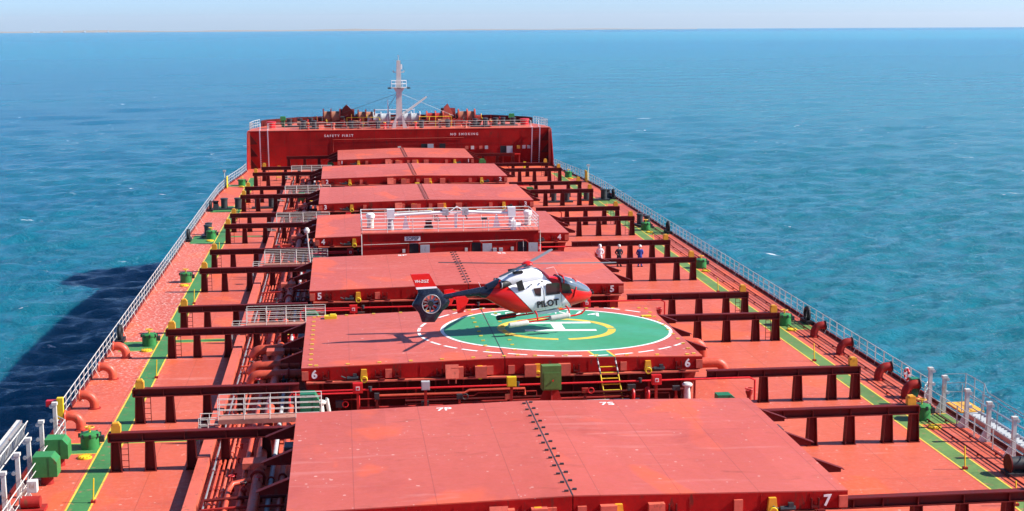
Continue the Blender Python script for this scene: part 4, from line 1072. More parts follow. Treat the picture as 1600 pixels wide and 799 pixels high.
def gangway(s, label, edge):
    t = T('accommodation_ladder', label, 'gangway', (s * 24.3, 58, 0))
    L = 15.5
    if not edge:
        for x in (-.4, .4): MB().span(x - .04, x + .04, 0, L, -.15, .1).build('stringer', 'galv', t)
        tr = MB().box(0, 0, 0, .72, .16, .03, (.5, 'X')).mesh('tread', M['grey'])
        for k in range(44): link('tread', tr, t, (0, .3 + k * .35, 0))
        for x in (-.45, .45):
            P = [(x, .2 + (L - .4) * i / 8, .05) for i in range(9)]
            for z in (.55, 1.05): MB().tube([(p[0], p[1], z) for p in P], .028, 6).build('handrail', 'galv', t)
            for p in P: MB().tube([p, (p[0], p[1], 1.05)], .022, 5).build('stanchion', 'galv', t)
        pl = MB().span(-.55, .75, L + .15, L + 2.2, -.05, .03).build('platform', 'amber', t)
        for x, y in ((-.5, L + .2), (.7, L + .2), (.7, L + 1.4), (.7, L + 2.55), (-.5, L + 2.55)): MB().tube([(x, y, 0), (x, y, 1.5)], .026, 6).build('platform_post', 'galv', t)
        for z in (.5, 1.0, 1.5): MB().tube([(.7, L + .2, z), (.7, L + 2.55, z), (-.5, L + 2.55, z)], .024, 5).build('platform_rail', 'galv', t)
        MB().tube([(.45, 0, 1.05), (.6, L - .5, 1.2), (.7, L + .2, 1.5)], .026, 5).build('hand_rope', 'galv', t)
    else:
        for z in (.45, 1.25): MB().span(-.05, .05, 0, L, z - .1, z + .1).build('stringer', 'galv', t)
        MB().span(-.2, -.05, 0, L, 1.30, 1.36).build('side_plate', 'white', t)
        tr = MB().box(0, 0, .85, .3, .03, .72).mesh('tread', M['grey'])
        for k in range(44): link('tread', tr, t, (0, .3 + k * .35, 0))
        for z in (.75, 1.35):
            MB().tube([(.35, .2, z), (.35, L - .2, z)], .028, 6).build('handrail', 'white', t)
        for k in range(9): MB().tube([(.05, .3 + k * 1.85, .5), (.35, .3 + k * 1.85, 1.35)], .022, 5).build('stanchion', 'white', t)
gangway(1, 'grey gangway with treads stowed flat outside the starboard railing beside a yellow platform', False)
gangway(-1, 'pale gangway stowed on its edge outside the port railing', True)
t = T('lifebuoy', 'red and white lifebuoy hung on the starboard railing', 'lifebuoy', (22.95, 79.3, .75)); MB().torus((0, 0, 0), .3, .075, 'x', 24, 8).build('ring', 'fire', t)
MB().torus((0, 0, 0), .3, .0, 'x', 4, 3) ; MB().box(0, 0, .3, .17, .14, .17).box(0, 0, -.3, .17, .14, .17).box(0, .3, 0, .17, .17, .14).box(0, -.3, 0, .17, .17, .14).build('white_band', 'lineW', t)
t = T('signal_box', 'yellow box with red lamp at the head of the port gangway', 'box', (-22.9, 76.2, 0)); MB().box(0, 0, 1.2, .3, .3, 1.1).build('box', 'yellow', t); MB().box(-.4, .1, 1.45, .6, .35, .3).build('red_cover', 'fire', t); MB().box(0, 0, .33, .1, .1, .66).build('post', 'white', t)
t = T('gangway_winch', 'dark gangway winch at the lower right deck edge', 'winch', (21.9, 63.0, 0)); MB().tube([(-.4, 0, .5), (.4, 0, .5)], .32, 16).build('drum', 'dark', t)
for x in (-.45, .45): MB().lathe([(.45, 0), (.45, .05)], 16).build('x', 'dark', t) if False else MB().tube([(x - .03, 0, .5), (x + .03, 0, .5)], .46, 16).build('flange', 'beam', t)
MB().box(0, 0, .08, 1.2, .9, .16).box(.75, 0, .5, .4, .5, .5).build('bed', 'dark', t)
t = T('gangway_winch', 'dark red gangway winch with white cabinet at the lower left deck edge', 'winch', (-21.9, 63.4, 0)); MB().tube([(-.4, 0, .4), (.4, 0, .4)], .26, 16).build('drum', 'red', t); MB().box(0, 0, .08, 1.2, .9, .16).build('bed', 'red', t); MB().box(0, .5, .95, .4, .4, .5).build('cabinet', 'white', t)
t = T('green_hopper', 'green bin standing beside the starboard gangway opening', 'bin', (22.55, 77.2, 0)); MB().box(0, 0, .5, .35, .35, 1.0, taper=1.2).build('bin', 'greend', t); MB().box(0, 0, 1.03, .46, .46, .06).build('lid', 'greend', t)

# ============================================================ HOSE CRANE HOUSE
def house():
    X0, X1, Y0, Y1, Z = -6.93, 7.15, 118, 124.3, 3.85
    t = T('deck_house', 'dark red deck house with three open doors and a SOPEP sign', 'deck house', (0, Y0, 0))
    MB().span(X0, X1, 0, Y1 - Y0, 0, Z).build('wall', 'bulk', t)
    MB().span(X0 - .1, X1 + .1, -.1, Y1 - Y0 + .1, Z + .002, Z + .08).build('roof', 'salmon', t)
    for x in (-3.2, 1.77, 5.47):
        d = MB().span(x, x + .72, -.02, .02, 1.0, 3.0).build('door_opening', 'black', t)
        MB().tube([(x - .12, -.05, 1.0), (x - .12, -.05, 2.9), (x + .1, -.05, 3.12), (x + .62, -.05, 3.12), (x + .84, -.05, 2.9), (x + .84, -.05, 1.0)], .035, 6).build('frame', 'red', d)
        MB().span(x + .86, x + 1.6, -.12, -.05, 1.0, 2.9).build('door_leaf', 'grey', t)
        MB().box(x - .45, -.06, 2.45, .22, .08, .28).build('switch_box', 'white', t)
    MB().box(-2.95, -.03, 3.42, 1.25, .03, .34).build('sign', 'lineW', t); text('sign_lettering', 'SOPEP', .36, 'dark', t, (-2.95, -.05, 3.42), bold=.006)
    MB().tube([(X0 + .1, -.05, 3.0), (5.0, -.05, 3.15), (5.9, -.05, 3.15), (5.95, -.05, 1.0)], .02, 5).build('conduit', 'white', t)
    MB().tube([(X0 - .05, -.1, 0), (X0 - .05, -.1, Z)], .04, 6).tube([(X1 + .12, -.1, 0), (X1 + .12, -.1, Z)], .04, 6).build('corner_pipe', 'white', t)
    for x in (3.6, 4.1): MB().box(x, -.1, 2.3, .3, .18, .45).build('panel_box', 'grey', t)
    for nm, P in (('front', [(X0, .0), (X1, .0)]), ('back', [(X0, Y1 - Y0), (X1, Y1 - Y0)]), ('left', [(X0, 0), (X0, Y1 - Y0)]), ('right', [(X1, 0), (X1, Y1 - Y0)])):
        (xa, ya), (xb, yb) = P; n = 7 if nm in ('front', 'back') else 3
        r = MB()
        for k in range(4): r.tube([(xa, ya, Z + .08 + 1.1 * (k + 1) / 4), (xb, yb, Z + .08 + 1.1 * (k + 1) / 4)], .026, 5)
        r.build('roof_rail', 'white_clean', t)
        for i in range(n + 1): link('post', postmesh(1.12), t, (xa + (xb - xa) * i / n, ya + (yb - ya) * i / n, Z + .06))
    for x, lab in ((-6.2, 'left'), (6.65, 'right')):
        v = T('cylinder_ventilator', 'white cylinder ventilator at the %s end of the deck house roof' % lab, 'ventilator', (x, 121.0, Z + .08), 0, 'ventilators on the deck house roof')
        MB().lathe([(.27, 0), (.27, .9)], 18).build('trunk', 'white', v); MB().lathe([(.35, .85), (.35, 1.12), (.24, 1.2)], 18).build('cap', 'white_clean', v)
    for s, xp, xt, lab in ((1, -4.6, -.2, 'left'), (-1, 5.15, 1.4, 'right')):
        c = T('hose_crane', 'white folded hose handling crane on the %s half of the deck house roof' % lab, 'crane', (xp, 119.6, Z + .08), 0, 'cranes on the deck house roof')
        MB().lathe([(.26, 0), (.22, .85)], 16).build('pedestal', 'grey' if s > 0 else 'white_clean', c)
        MB().box(0, 0, 1.32, .62, .6, .72).build('slew_head', 'white_clean', c)
        MB().tube([(s * .2, -.1, 1.18), ((xt - xp), -.1, 1.36)], .13, 12).build('boom', 'white_clean', c)
        MB().tube([(s * .5, -.1, 1.42), ((xt - xp) * .75, -.1, 1.5)], .06, 8).build('hydraulic_ram', 'white', c)
        MB().box(xt - xp, -.05, 1.35, .5, .35, .5).build('boom_tip', 'grey', c)
        MB().tube([(xt - xp, -.05, 1.15), (xt - xp + .15, -.05, .75)], .06, 6).build('hook', 'dark', c)
        MB().prism([(s * 1.2 - .28, 0), (s * 1.2 + .28, 0), (s * 1.2 + .06, 1.05), (s * 1.2 - .06, 1.05)], 'y', -.05, .25).build('boom_rest', 'white_clean', c)
    c = T('boom_crutch', 'white crutch carrying both crane booms at the middle of the roof', 'crutch', (.65, 119.6, Z + .08)); MB().box(0, .3, .6, .2, .2, 1.2).tube([(-.7, .3, 1.2), (.1, .3, 1.75), (.8, .3, 1.3)], .05, 6).build('post', 'white_clean', c); MB().box(0, .3, 1.25, .9, .3, .1).build('cradle', 'white_clean', c)
    w = T('hose_winch', 'small dark red winch on the deck house roof', 'winch', (-1.55, 119.9, Z + .08)); MB().tube([(-.25, 0, .45), (.25, 0, .45)], .26, 14).build('drum', 'beam', w); MB().box(0, 0, .1, .7, .4, .2).build('bed', 'dark', w)
    w = T('control_stand', 'dark control stand on the right part of the deck house roof', 'control stand', (2.9, 119.2, Z + .08)); MB().box(0, 0, .85, .45, .2, .2).build('panel', 'dark', w); MB().box(-.12, 0, .38, .05, .05, .76).box(.12, 0, .38, .05, .05, .76).build('leg', 'grey', w)
    w = T('white_winch', 'white winch at the front edge of the deck house roof under the right crane', 'winch', (5.25, 118.4, Z + .08)); MB().tube([(-.1, 0, .35), (.5, 0, .35)], .2, 14).build('drum', 'white_clean', w); MB().box(-.1, 0, .35, .4, .5, .7).build('housing', 'white_clean', w)
house()

# ============================================================ FORECASTLE
def forecastle():
    Z = 5.25; YB = 213
    t = T('forecastle', 'raised dark red forecastle with SAFETY FIRST and NO SMOKING on its aft wall', 'forecastle', (0, YB, 0))
    out = [(21.4, 0), (21.0, 5), (19.2, 10.5), (15, 15), (9, 17.6), (0, 18.6)]
    poly = out + [(-x, y) for x, y in out[:-1][::-1]]
    MB().prism(poly, 'z', .01, Z - .06).build('wall', 'bulk', t)
    MB().prism([(x * 1.002, y - (.03 if y == 0 else 0)) for x, y in poly], 'z', Z - .055, Z).build('forecastle_deck', 'salmon', t)
    bw = [(19.9, 8.4), (19.2, 10.5), (15, 15), (9, 17.6), (0, 18.6)]; bw = bw + [(-x, y) for x, y in bw[:-1][::-1]]
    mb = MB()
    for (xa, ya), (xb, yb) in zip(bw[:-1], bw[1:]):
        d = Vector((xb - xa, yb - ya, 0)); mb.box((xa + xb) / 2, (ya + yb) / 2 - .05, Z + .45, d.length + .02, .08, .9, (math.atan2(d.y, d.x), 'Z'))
    mb.build('bulwark', 'shade_steel', t)  # shade inside the bow painted on through the darkened steel
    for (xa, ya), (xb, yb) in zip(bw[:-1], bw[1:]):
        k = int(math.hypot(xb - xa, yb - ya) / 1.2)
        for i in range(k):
            f = (i + .5) / k; x, y = xa + (xb - xa) * f, ya + (yb - ya) * f; MB().prism([(y - .1, Z), (y - .55, Z), (y - .1, Z + .8)], 'x', x - .02, x + .02).build('bulwark_rib', 'shade_steel', t)
    for s in (-1, 1):     # side plating carried aft with its flanged edge
        MB().prism([(0, 0.01), (-3.8, 0.01), (-3.2, 1.6), (-1.2, Z - .1), (0, Z - .1)], 'x', s * 21.36 - .05, s * 21.36 + .05).build('side_plating', 'bulk', t)
        MB().tube([(s * 20.9, -.1, Z - .3), (s * 20.5, -.1, 3.3), (s * 17, -.1, 3.0)], .05, 5).build('pipe', 'red', t) if False else None
        fl = MB().box(s * 21.2, -1.3, Z / 2 - .05, .42, .06, Z - .1, (0, 'Z')); fl.build('edge_flange', 'salmon', t)  # sunlight on the strip comes from its paler colour
        for k in range(3): MB().prism([(s * 21.1, .01 + k * 1.7), (s * 20.0, .01 + k * 1.7), (s * 21.1, 1.5 + k * 1.7)], 'y', -.6, -.52).build('knee', 'shade_steel', t)  # knees wear the same painted-in shade
    wl = MB()
    for x in range(-19, 20, 3): wl.box(x + .3, -.035, Z / 2, .04, .012, Z - .2)
    wl.box(0, -.035, 3.1, 42, .012, .03).box(0, -.035, 4.0, 30, .012, .02); wl.build('weld_seam', 'beam', t)
    text('lettering', 'S A F E T Y   F I R S T', .45, 'lineW', t, (-8.7, -.06, 4.42), bold=.008)
    text('lettering', 'N O   S M O K I N G', .45, 'lineW', t, (9.05, -.06, 4.42), bold=.008)
    for x, z in ((2.9, 2.6), (6.8 - 1.3, 2.6), (14.2, 2.15)):
        d = MB().span(x, x + .85, -.06, -.03, z - .9, z + .55).build('door_opening', 'black', t)
        if x != 5.5: MB().span(x + .9, x + 1.75, -.14, -.08, z - .9, z + .5).build('door_leaf', 'grey', t)
    MB().tube([(-9.5, -.08, 2.2), (-9.5, -.08, 3.9), (9, -.08, 3.95)], .025, 5).build('conduit', 'salmon', t)
    for x, c in ((-.2, 'white'), (9.4, 'salmon'), (10.2, 'white'), (11.4, 'salmon'), (12.2, 'grey'), (16.8, 'amber'), (17.6, 'white'), (18.3, 'grey')): MB().box(x, -.15, 2.5 if x > 0 else 2.6, .45, .2, .45).build('wall_box', c, t)
    MB().span(9.6, 16.9, -2.2, -.3, 1.55, 1.65).build('platform', 'bulk', t)
    for x in (9.8, 12.0, 14.4, 16.7): MB().span(x - .08, x + .08, -2.1, -1.95, 0, 1.55).build('platform_leg', 'red', t)
    return Z, YB
FZ, FY = forecastle()
for s in (-1, 1):
    t = T('bulkhead_ladder', 'white stile ladder up the forecastle wall on the %s side' % ('starboard' if s > 0 else 'port'), 'ladder', (s * 19.2 - (0 if s > 0 else -.1), FY - .1, 0), 0, 'ladders on the forecastle wall')
    lean = -1.2
    for x in (-.55, .55):
        MB().box(x, lean / 2 - .1, 2.75, .13, .13, 5.6, (math.atan2(-lean, 5.5), 'X')).build('side_rail', 'white_clean', t)
        MB().tube([(x, 0, 5.3), (x, .3, 6.2), (x, .9, 6.2)], .04, 5).build('handrail', 'white_clean', t)
    r = MB().box(0, 0, 0, 1.0, .2, .05).mesh('rung', M['beam'])
    for k in range(17): z = .3 + k * .3; link('rung', r, t, (0, lean * (1 - z / 5.5) - .1, z))
fr = [(-21.3, FY + 8.3, FZ), (-21.3, FY + .1, FZ), (-19.9, FY + .1, FZ)]
railing('deck_railing', 'white railing along the aft edge of the forecastle deck', [(-18.4, FY + .12, FZ), (18.5, FY + .12, FZ)], 2.2, 1.05, stay=0)
railing('deck_railing', 'white railing at the starboard corner of the forecastle deck', [(20.0, FY + .12, FZ), (21.2, FY + .12, FZ), (20.9, FY + 5, FZ), (20.1, FY + 8.2, FZ)], 1.1, 1.05, stay=0, rr=.035)
railing('deck_railing', 'white railing at the port corner of the forecastle deck', [(-20.0, FY + .12, FZ), (-21.2, FY + .12, FZ), (-20.9, FY + 5, FZ), (-20.1, FY + 8.2, FZ)], 1.1, 1.05, stay=0, rr=.035)
# mast
def mast():
    t = T('foremast', 'tall white foremast with lookout platform on the forecastle', 'mast', (-.05, FY + 2.2, FZ))
    MB().prism([(-1.15, 0), (-.5, 0), (-.33, 1.9), (-.40, 1.9)], 'y', -.5, .5).prism([(1.15, 0), (.5, 0), (.33, 1.9), (.40, 1.9)], 'y', -.5, .5).build('base_leg', 'white', t)
    MB().loft([[(x * w, y * w, z) for x, y in ((-1, -1), (1, -1), (1, 1), (-1, 1))] for z, w in ((1.4, .44), (6.0, .37), (9.6, .26))]).build('column', 'white', t)
    p = MB().box(0, -.1, 5.75, 2.3, 1.4, .1).prism([(-.8, 5.7), (.8, 5.7), (.3, 5.0), (-.3, 5.0)], 'y', -.5, .3).build('platform', 'white', t)
    r = MB()
    for z in (6.3, 6.75):
        r.tube([(-1.05, -.75, z), (1.05, -.75, z)], .035, 5).tube([(-1.05, .55, z), (1.05, .55, z)], .035, 5).tube([(-1.05, -.75, z), (-1.05, .55, z)], .035, 5).tube([(1.05, -.75, z), (1.05, .55, z)], .035, 5)
    for x in (-1.05, -.5, .5, 1.05): r.tube([(x, -.75, 5.8), (x, -.75, 6.75)], .035, 5)
    r.build('platform_rail', 'white_clean', t)
    for x in (-1.35, 0, 1.35): MB().box(x, -.6, 5.72, .5, .3, .2).build('light_box', 'dark', t)
    MB().box(0, 0, 7.95, 1.5, .12, .1).box(-.75, 0, 8.05, .12, .1, .25).box(.75, 0, 8.05, .12, .1, .25).build('yard', 'white', t)
    MB().box(.42, 0, 8.7, .18, .3, .7).build('lamp', 'white_clean', t)
    MB().tube([(0, 0, 9.6), (0, 0, 10.3)], .05, 6).box(0, 0, 10.25, .3, .12, .08).build('top_lamp', 'grey', t)
    MB().tube([(-.3, 0, 4.9), (-8.6, 2.5, 1.9)], .022, 4).build('stay_wire', 'dark', t); MB().tube([(-.3, 0, 4.9), (-1.5, .5, 3.0), (-1.5, .5, 1.0)], .03, 4).build('stay_wire', 'dark', t)
    MB().tube([(.3, 0, 4.9), (8.0, 2.5, 1.5)], .02, 4).build('stay_wire', 'grey', t)
    b = MB().tube([(.4, .1, 2.0), (4.0, 1.0, 4.4)], .11, 6).tube([(.4, .1, 1.7), (4.0, 1.0, 4.3)], .07, 6); b.build('cargo_boom', 'grey', t)
    MB().tube([(-1.6, .2, 0), (-1.6, .2, 4.0)], .05, 6).build('antenna', 'white_clean', t)
mast()
t = T('bow_platform', 'white railed lookout platform behind the foremast at the bow', 'platform', (-.4, FY + 12, FZ))
MB().box(0, 0, .85, 6.1, 1.6, .1).build('floor', 'white', t)
for x in (-2.9, -1, 1, 2.9): MB().box(x, 0, .4, .12, .12, .8).build('leg', 'white', t); MB().tube([(x, -.75, .9), (x, -.75, 2.1)], .04, 5).build('post', 'white_clean', t)
for z in (1.5, 2.1): MB().tube([(-3, -.75, z), (3, -.75, z), (3, .75, z)], .04, 5).tube([(-3, -.75, z), (-3, .75, z)], .04, 5).build('rail', 'white_clean', t)
def winch(x, y, rz, label, body, rope, r=.85, kind='mooring_winch'):
    t = T(kind, label, 'winch', (x, y, FZ), rz, 'winches on the forecastle'); t.scale = (1.15, 1.2, 1.3)
    MB().box(0, 0, .12, 3.4, 1.6, .24).build('bed', 'red', t)
    for a, b in ((-1.2, -.35), (-.25, .75)): MB().tube([(a, 0, r + .15), (b, 0, r + .15)], r * .72, 20).build('rope_drum', rope, t)
    for a in (-1.25, -.3, .8): MB().tube([(a - .07, 0, r + .15), (a + .07, 0, r + .15)], r * 1.05, 22).build('flange', body, t)
    MB().tube([(.85, 0, r + .15), (1.7, 0, r + .15)], .14, 10).build('shaft', 'dark', t); MB().tube([(1.45, 0, r + .15), (1.8, 0, r + .15)], [.2, .34], 14).build('warping_head', body, t)
    MB().box(-1.75, .1, .6, .55, 1.0, 1.0).build('gearbox', body, t); MB().torus((-2.1, -.1, 1.1), .22, .035, 'x', 16).build('brake_wheel', 'yellow', t)
def windlass(x, y, s, label, mat):
    t = T('anchor_windlass', label, 'windlass', (x, y, FZ), 0, 'anchor windlasses on the forecastle'); t.scale = (1.15, 1.1, 1.12)
    MB().box(0, 0, .15, 2.4, 2.0, .3).build('bed', 'red', t)
    MB().prism([(-1.0, .3), (1.0, .3), (.75 if s < 0 else .35, 1.9), (-.1, 2.75), (-.55, 2.3)], 'y', -.5, .35).build('chain_cover', mat, t)
    MB().tube([(-.9, .5, 1.2), (.9, .5, 1.2)], .95, 20).build('chain_wheel', 'beam', t); MB().tube([(1.0, .5, 1.2), (1.5, .5, 1.2)], [.25, .4], 14).build('warping_head', 'dark', t)
    MB().torus((-1.3, -.3, 1.1), .3, .05, 'x', 16).build('brake_wheel', 'yellow', t)
winch(-9.4, FY + 5.2, 0, 'mooring winch with pale rope on the left side of the forecastle', 'beam', 'rope', .95)
winch(-4.4, FY + 6.8, 0, 'dark red mooring winch between the left windlass and the mast', 'beam', 'rope', .85)
windlass(-7.4, FY + 8.6, -1, 'dark red anchor windlass with high hump left of the mast', 'beam')
windlass(7.4, FY + 8.2, 1, 'orange anchor windlass with pointed cover right of the mast', 'salmon')
winch(9.6, FY + 5.4, PI, 'orange mooring winch with yellow wheel on the right side of the forecastle', 'pipe', 'rope', .85)
winch(5.0, FY + 5.8, PI, 'orange and red mooring winch just right of the mast', 'pipe', 'red', .75)
winch(-.9 - 1.3, FY + 6.2, 0, 'grey green mooring winch directly behind the foremast on its left', 'grey', 'grey', .72)
winch(2.2, FY + 6.4, 0, 'grey green mooring winch directly behind the foremast on its right', 'grey', 'grey', .72)
for x, y, rz, lab in ((-15.0, 7.0, .15, 'dark bollard pair on the left of the forecastle'), (-12.0, 8.6, .1, 'second dark bollard pair on the left of the forecastle'), (13.2, 4.0, 0, 'dark bollard pair on the right of the forecastle'), (15.8, 4.2, 0, 'outer dark bollard pair on the right of the forecastle'),
                      (-12.9, 2.6, 0, 'small bollard pair at the left aft edge of the forecastle'), (11.6, 2.6, 0, 'small bollard pair at the right aft edge of the forecastle')):
    bollard(x, FY + y, rz, lab, 1.05, .34, 'dark', FZ, 'bollards on the forecastle')
for s in (-1, 1):
    w = 'left' if s < 0 else 'right'
    t = T('capstan_roller', 'red round roller at the %s end of the forecastle deck' % w, 'roller', (s * 18.3, FY + 4.8, FZ)); MB().lathe([(.6, 0), (.6, .75), (.7, .78), (.7, .95), (.3, 1.0)], 20).build('drum', 'fire', t)
    t = T('vent_box', 'small green ventilator beside the red roller at the %s of the forecastle' % w, 'ventilator', (s * 16.7, FY + 7.5, FZ)); MB().box(0, 0, 1.25, .9, .7, .6, taper=.8).build('hood', 'green', t); MB().lathe([(.25, 0), (.25, .95)], 12).build('neck', 'green', t)
    for k, (x, y) in enumerate(((3.1, 2.0), (6.9, 2.4))):
        t = T('goose_neck_vent', '%s dark goose neck vent on the %s part of the forecastle deck' % ('inner' if k == 0 else 'outer', w), 'vent', (s * x, FY + y, FZ)); MB().lathe([(.32, 0), (.3, .7), (.42, .75), (.42, 1.05), (.2, 1.15)], 14).build('head', 'dark', t)
    t = T('guard_frame', 'yellow pipe guard around the winches on the %s of the forecastle' % w, 'guard rail', (s * 5.2, FY + 3.4, FZ))
    for x in (-2.3, 0, 2.3): MB().tube([(x, 0, 0), (x, 0, 1.5)], .035, 5).build('post', 'yellow', t)
    for z in (.8, 1.5): MB().tube([(-2.3, 0, z), (2.3, 0, z)], .035, 5).build('rail', 'yellow', t)
    for k in range(4):
        t = T('deck_fitting', '%s red pipe fitting on the %s aft part of the forecastle' % (['first', 'second', 'third', 'fourth'][k] + ' from the mast', w), 'fitting', (s * (2.2 + k * 3.6), FY + 1.2 + (k % 2) * .6, FZ), 0, 'fittings on the forecastle')
        MB().lathe([(.28, 0), (.12, .2), (.12, .6), (.24, .7), (.24, .85)], 10).build('body', ['fire', 'beam', 'salmon', 'red'][k], t); MB().torus((0, 0, .9), .18, .03, 'z', 12).build('handwheel', ['yellow', 'dark', 'fire', 'yellow'][k], t)
rnd = random.Random(3)
for s in (-1, 1):
    w = 'left' if s < 0 else 'right'
    for k, x in enumerate((3.6, 6.4, 8.6, 11.2, 13.8)):
        t = T('chain_gear', '%s rusty red deck gear housing from the mast on the %s of the forecastle' % (['first', 'second', 'third', 'fourth', 'fifth'][k], w), 'deck gear', (s * x, FY + 3.6 + rnd.uniform(-.6, 1.6), FZ), rnd.uniform(-.4, .4), 'rusty deck gear on the forecastle')
        mt = ['red', 'pipe', 'beam', 'salmon', 'dark'][(k + (s > 0)) % 5]
        MB().box(0, 0, .5, .9, .6, 1.0, taper=.7).build('housing', mt, t); MB().tube([(-.75, 0, .75), (.75, 0, .75)], .3, 12).build('drum', ['beam', 'rope', 'red'][k % 3], t)
        MB().torus((.8, 0, 1.0), .28, .045, 'x', 14).build('brake_wheel', ['yellow', 'fire', 'dark'][k % 3], t); MB().tube([(-.4, .2, 0), (-.45, .2, 1.7)], .05, 5).build('lever', mt, t)
for n in (7, 6, 5, 4, 3, 2):
    y = (HY[n][0] + HY[n][1]) / 2
    t = T('branch_valves', 'rusty branch valves on the port pipes midway along the %s' % HN[n], 'valves', (-12.6, y, 0), 0, 'branch valves on the port pipes')
    for k in range(6):
        px, py = rnd.uniform(-1.6, 1.6), rnd.uniform(-3, 3)
        v = MB().lathe([(.11, .3), (.09, .5), (.14, .6), (.14, .7), (.05, .78), (.04, 1.0)], 10, (px, py, 0)).build('valve', rnd.choice(['beam', 'red', 'dark']), t); MB().torus((px, py, 1.0), .13, .02, 'z', 12).build('handwheel', rnd.choice(['dark', 'fire']), v)
    for k in range(3): yy = rnd.uniform(-4, 4); MB().tube([(-1.9, yy, .2), (-1.9, yy, .62), (-.3, yy + .1, .66), (1.5, yy + .1, .66)], .06, 7).build('cross_pipe', rnd.choice(['pipe', 'red', 'beam']), t)
# yellow step frame on deck near the port bulkhead ladder
t = T('step_frame', 'small yellow step frame on the deck near the port forecastle ladder', 'steps', (-16.5, 196.5, 0)); MB().tube([(-.4, 0, 0), (-.1, 0, 1.9)], .04, 5).tube([(.5, 0, 0), (.1, 0, 1.9)], .04, 5).tube([(-.3, 0, .7), (.35, 0, .7)], .03, 5).build('frame', 'yellow', t); MB().box(0, 0, .4, .5, .5, .05).build('step', 'yellow', t)
t = T('step_frame', 'small yellow step block under the starboard forecastle ladder', 'steps', (16.8, 205.5, 0)); MB().box(0, 0, .5, .5, .5, 1.0, taper=.5).build('frame', 'yellow', t); MB().box(0, 0, 1.02, .35, .35, .05).build('step', 'yellow', t)

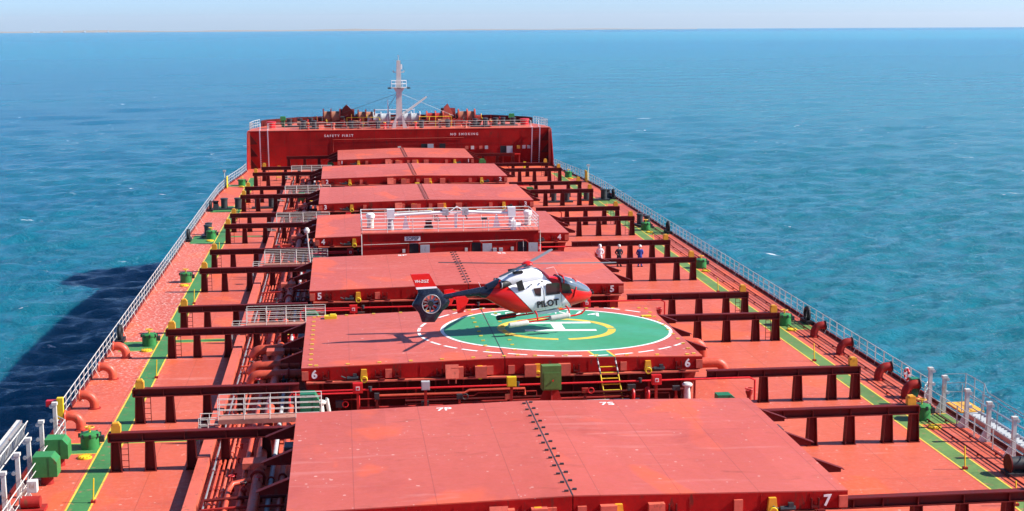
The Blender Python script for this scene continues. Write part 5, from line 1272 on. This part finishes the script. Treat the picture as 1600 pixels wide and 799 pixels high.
# ============================================================ PEOPLE
def person(x, y, face, label, cloth, hat, arms='down', hood=False):
    t = T('person', label, 'person', (x, y, 0), face)
    skin = newmat('skin')[0]; skin.node_tree.nodes['Principled BSDF'].inputs['Base Color'].default_value = (.48, .28, .20, 1)
    def skinmesh(name, V, E, R, mat, sub=1):
        me = bpy.data.meshes.new(name); me.from_pydata(V, E, []); o = bpy.data.objects.new(name, me); COL.objects.link(o)
        sk = o.modifiers.new('skin', 'SKIN'); o.modifiers.new('sub', 'SUBSURF').levels = sub
        for i, v in enumerate(me.skin_vertices[0].data): v.radius = (R[i], R[i]) if not isinstance(R[i], tuple) else R[i]; v.use_root = (i == 0)
        m2 = bpy.data.meshes.new_from_object(o.evaluated_get(bpy.context.evaluated_depsgraph_get())); bpy.data.objects.remove(o)
        m2.name = name; m2.materials.clear(); m2.materials.append(mat); m2.polygons.foreach_set('use_smooth', [True] * len(m2.polygons)); return m2
    V = [(0, 0, .95), (0, .02, 1.12), (0, .02, 1.32), (0, 0, 1.47), (0, -.01, 1.55), (0, -.02, 1.64), (0, -.01, 1.72)]; E = [(i, i + 1) for i in range(6)]; R = [(.15, .11), (.14, .10), (.165, .105), (.06, .06), (.055, .06), (.075, .092), (.06, .075)]
    for s in (-1, 1):
        b = len(V); V += [(s * .10, 0, .88), (s * .12, -.01, .50), (s * .13, .02, .10), (s * .14, -.12, .05)]; E += [(0, b), (b, b + 1), (b + 1, b + 2), (b + 2, b + 3)]; R += [.088, .06, .042, .035]
        b = len(V)
        if arms == 'behind': P = [(s * .19, 0, 1.40), (s * .27, .05, 1.15), (s * .17, .16, .98), (s * .10, .18, .95)]
        elif arms == 'hips': P = [(s * .19, 0, 1.40), (s * .33, .06, 1.16), (s * .19, -.05, 1.02), (s * .14, -.07, 1.0)]
        else: P = [(s * .19, 0, 1.40), (s * .25, .03, 1.14), (s * .25, -.03, .90), (s * .25, -.05, .83)]
        V += P; E += [(2, b), (b, b + 1), (b + 1, b + 2), (b + 2, b + 3)]; R += [.062, .045, .032, .03]
        w = Vector(P[3]); d = (Vector(P[3]) - Vector(P[2])).normalized(); pp = Vector((0, 1, 0)); h = len(V) - 1
        for k in range(4):
            f0 = w + pp * (.018 * (k - 1.5)) + d * .05; f1 = f0 + d * (.035 + .008 * (k in (1, 2))); i0 = len(V); V += [tuple(f0), tuple(f1)]; E += [(h, i0), (i0, i0 + 1)]; R += [.009, .008]
        i0 = len(V); V.append(tuple(w + pp * -.045 + d * .02)); E.append((h, i0)); R.append(.010)
    link('body', skinmesh('body', V, E, R, skin), t)
    n = 7; keep = [0, 1, 2, 3]; idx = {}
    V2, E2, R2 = [], [], []
    use = [i for i in range(len(V)) if not (i in (4, 5, 6))]
    use = [i for i in use if (R[i][0] if isinstance(R[i], tuple) else R[i]) > .029]
    for i in use: idx[i] = len(V2); V2.append(V[i]); r = R[i]; R2.append(tuple(q * 1.18 + .008 for q in r) if isinstance(r, tuple) else r * 1.25 + .012)
    V2 = [tuple(v) for v in V2]
    for a, b in E:
        if a in idx and b in idx: E2.append((idx[a], idx[b]))
    link('coverall', skinmesh('coverall', V2, E2, R2, M[cloth]), t)
    for s in (-1, 1): MB().box(s * .14, -.07, .05, .11, .28, .10).build('boot', 'black', t)
    if hood: MB().lathe([(.09, 1.48), (.135, 1.58), (.14, 1.70), (.10, 1.82), (.03, 1.85)], 14, (0, .02, 0)).build('hood', cloth, t)
    else: MB().lathe([(.17, 1.715), (.135, 1.73), (.13, 1.79), (.09, 1.85), (.02, 1.87)], 16, (0, -.01, 0)).build('hard_hat', hat, t)
    f = MB()
    f.box(0, -.118, 1.655, .025, .03, .04)
    f.build('nose', skin, t); e = MB().box(-.032, -.105, 1.68, .018, .012, .010).box(.032, -.105, 1.68, .018, .012, .010).build('eyes', 'black', t); MB().box(0, -.105, 1.61, .045, .01, .010).build('mouth', 'fire', t)
    for s in (-1, 1): MB().box(s * .083, 0, 1.66, .02, .045, .06).build('ear', skin, t)
M['navyc'] = paint('navy_cloth', (.010, .014, .028), .85, .2); M['bluec'] = paint('blue_cloth', (.015, .045, .26), .8, .2); M['whitec'] = paint('white_cloth', (.74, .75, .76), .85, .1)
person(13.05, 123.2, -.15, 'person in a white hooded suit standing behind the fifth hatch', 'whitec', 'white', 'hips', True)
person(14.60, 122.7, .1, 'person in dark navy coverall and white hard hat, hands on hips', 'navyc', 'white', 'hips')
person(16.30, 122.3, .0, 'person in bright blue coverall and white hard hat, hands behind back', 'bluec', 'white', 'behind')
